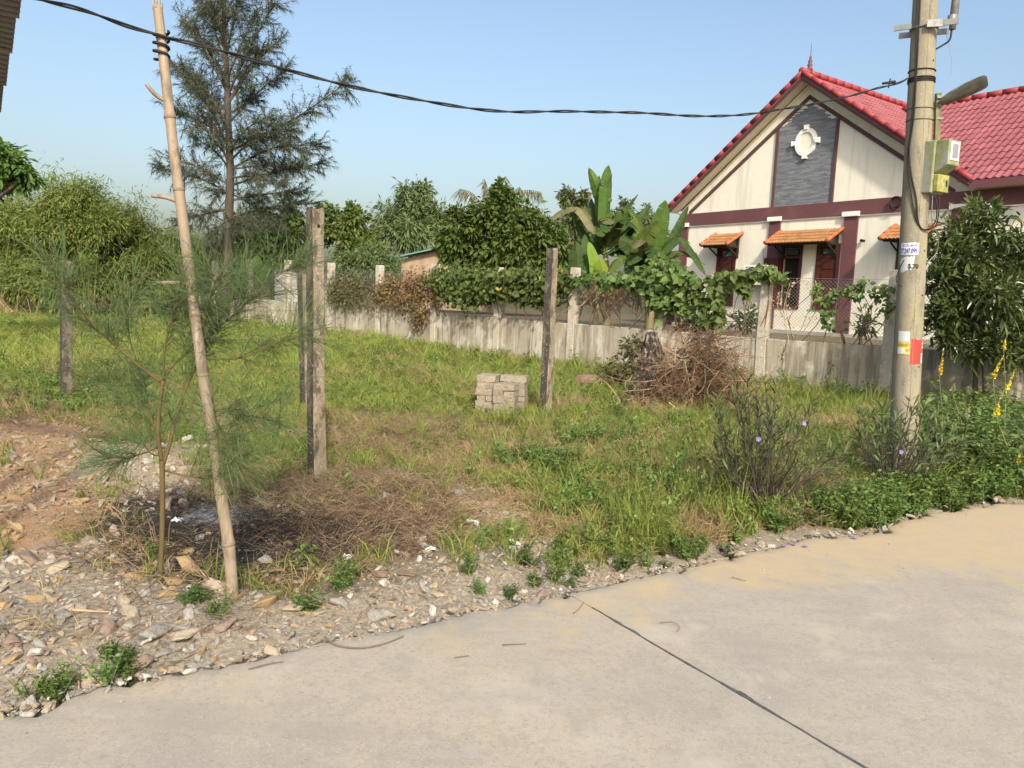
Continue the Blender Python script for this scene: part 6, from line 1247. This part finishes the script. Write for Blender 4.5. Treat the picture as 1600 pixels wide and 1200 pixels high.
# pebbles
PPROT = [(SM[mi][h].copy(), None) for mi in range(5) for h in (mi, (mi + 5) % 10)]
X, Y = frustum(70000, 2.2, 11, .3, .85); sd = edge_sd(X, Y); pr = reg('rubble', X, Y) * .75 + reg('gravel', X, Y) * .8 + reg('clay', X, Y) * .8 + .3 * sstep(.5, .05, sd) + .22 * reg('sand', X, Y) + .55 * reg('dirt', X, Y) + .15 * reg('burnt', X, Y) + .08 * reg('straw', X, Y)
k = (g.random(len(X)) < np.clip(pr, 0, 1) * (.35 + .8 * fbm(X, Y, 1.5, 81))) & (sd > -.05); X, Y = X[k], Y[k]; s = .0102 * np.exp(g.normal(size=len(X)) * .55) * np.clip(Y / 4, 1, 1.5); cl_ = reg('clay', X, Y) > .5; gv_ = reg('gravel', X, Y) > .5
idx = np.where(cl_, g.choice([0, 1, 4, 0, 5, 8], len(X)), np.where(gv_, g.choice([0, 1, 6, 7, 0, 1], len(X)), g.choice(10, len(X), p=[.18, .18, .16, .16, .03, .03, .08, .06, .06, .06])))
scatter('gravel', 'loose pebbles and stone chips on the bare ground', 'gravel', np.column_stack([X, Y, np.where(edge_sd(X, Y) < .03, .004, height(X, Y)) + s * .2]), g.uniform(0, 6.28, (len(X), 3)) * A(.12, .12, 1), np.column_stack([s * g.uniform(.9, 1.6, len(X)), s, s * g.uniform(.6, 1.1, len(X))]), idx, PPROT)
# sand grains, chips and fallen petals on the road
X = g.uniform(-3, 6, 2600); Y = g.uniform(1.6, 7, 2600); sd = edge_sd(X, Y); k = (sd < -.02) & (g.random(2600) < .06 + .9 * np.exp(sd / .22)); X, Y = X[k], Y[k]; s = .0035 * np.exp(g.normal(size=len(X)) * .45)
scatter('road_chips', 'tiny stone chips scattered on the concrete road', 'gravel', np.column_stack([X, Y, np.full(len(X), .003)]), g.uniform(0, 6.28, (len(X), 3)) * A(.1, .1, 1), np.repeat(s[:, None], 3, 1), g.choice([0, 2, 6, 8], len(X)), [(SM[mi][h].copy(), None) for mi in range(5) for h in (2, 7)])
for i, (px, py) in enumerate([(1225, 855), (1240, 853), (1258, 856), (1335, 843), (1385, 785), (1398, 780)]):
    b = gp(px, py); nb = NB(); nb.leaves(np.zeros((4, 3)), np.column_stack([np.cos(np.arange(4) * 1.6), np.sin(np.arange(4) * 1.6), np.full(4, .25)]), A(0, 0, 1), .022, .022, 'oval', .1); o = nb.build('fallen_flower', m_pur); o.location = (b[0], b[1], (0.004 if i < 4 else zh(b[0], b[1])) + .006); tag(o, ['leftmost fallen purple flower on the road below the large bush', 'second fallen purple flower from the left on the road edge', 'third fallen purple flower from the left on the road edge', 'rightmost fallen purple flower on the road', 'fallen purple flower in the weeds left of the pole bush', 'fallen purple flower in the weeds under the pole bush'][i], 'flower', 'fallen purple flowers')

# ------------------------------------------------------------------ hut and shed far behind
hutw = mk('mud_wall', (.36, .27, .19), [((3, 3, 1), .42, .68, (.24, .17, .12), .8)], rough=.95, bump=(8, .5, .03)); grn = mk('green_sheet', (.10, .26, .22), [(3, .4, .7, (.16, .30, .26), .6)], rough=.6)
hp = dp(690, 430, 31); hut = empty('hut', (hp[0], hp[1], .2), -.2); tag(hut, 'tan mud walled hut with a pale green roof edge behind the trees', 'hut')
zt = dp(650, 392, 31)[2] - .2; nb = NB(); nb.prism([(-1.7, -.1), (1.7, -.1), (1.7, zt + .15), (0, zt + .1), (-1.7, zt - .35)], 0, .2); nb.box(-1.7, -1.5, .2, 3.4, -.1, zt - .4); nb.box(1.5, 1.7, .2, 3.4, -.1, zt); nb.build('wall', hutw, hut)
nb = NB(); V = []
for i in range(33):
    x = -2.0 + 4 * i / 32; z = zt - .33 + .5 * min(1, (x + 2) / 2.2) + .025 * math.sin(i * math.pi / 1); V += [(x, -.35, z), (x, 3.6, z + .35), (x, -.35, z + .05), (x, 3.6, z + .4)]
nb.add(V, [[(4 * i, 4 * i + 1, 4 * i + 5, 4 * i + 4) for i in range(32)] + [(4 * i + 2, 4 * i + 6, 4 * i + 7, 4 * i + 3) for i in range(32)] + [(4 * i, 4 * i + 4, 4 * i + 6, 4 * i + 2) for i in range(32)]]); nb.build('roof', grn, hut)
sp_ = dp(462, 445, 33); sh2 = empty('white_shed', (sp_[0], sp_[1], .3)); tag(sh2, 'small white walled shed with a dark roof edge behind the wall', 'shed'); zt = dp(462, 420, 33)[2] - .3
nb = NB(); nb.box(-.9, .9, 0, 2, -.2, zt); nb.build('wall', whitep, sh2); nb = NB(); nb.box(-1.1, 1.1, -.25, 2.2, zt + .002, zt + .09); nb.build('roof', blackw, sh2)
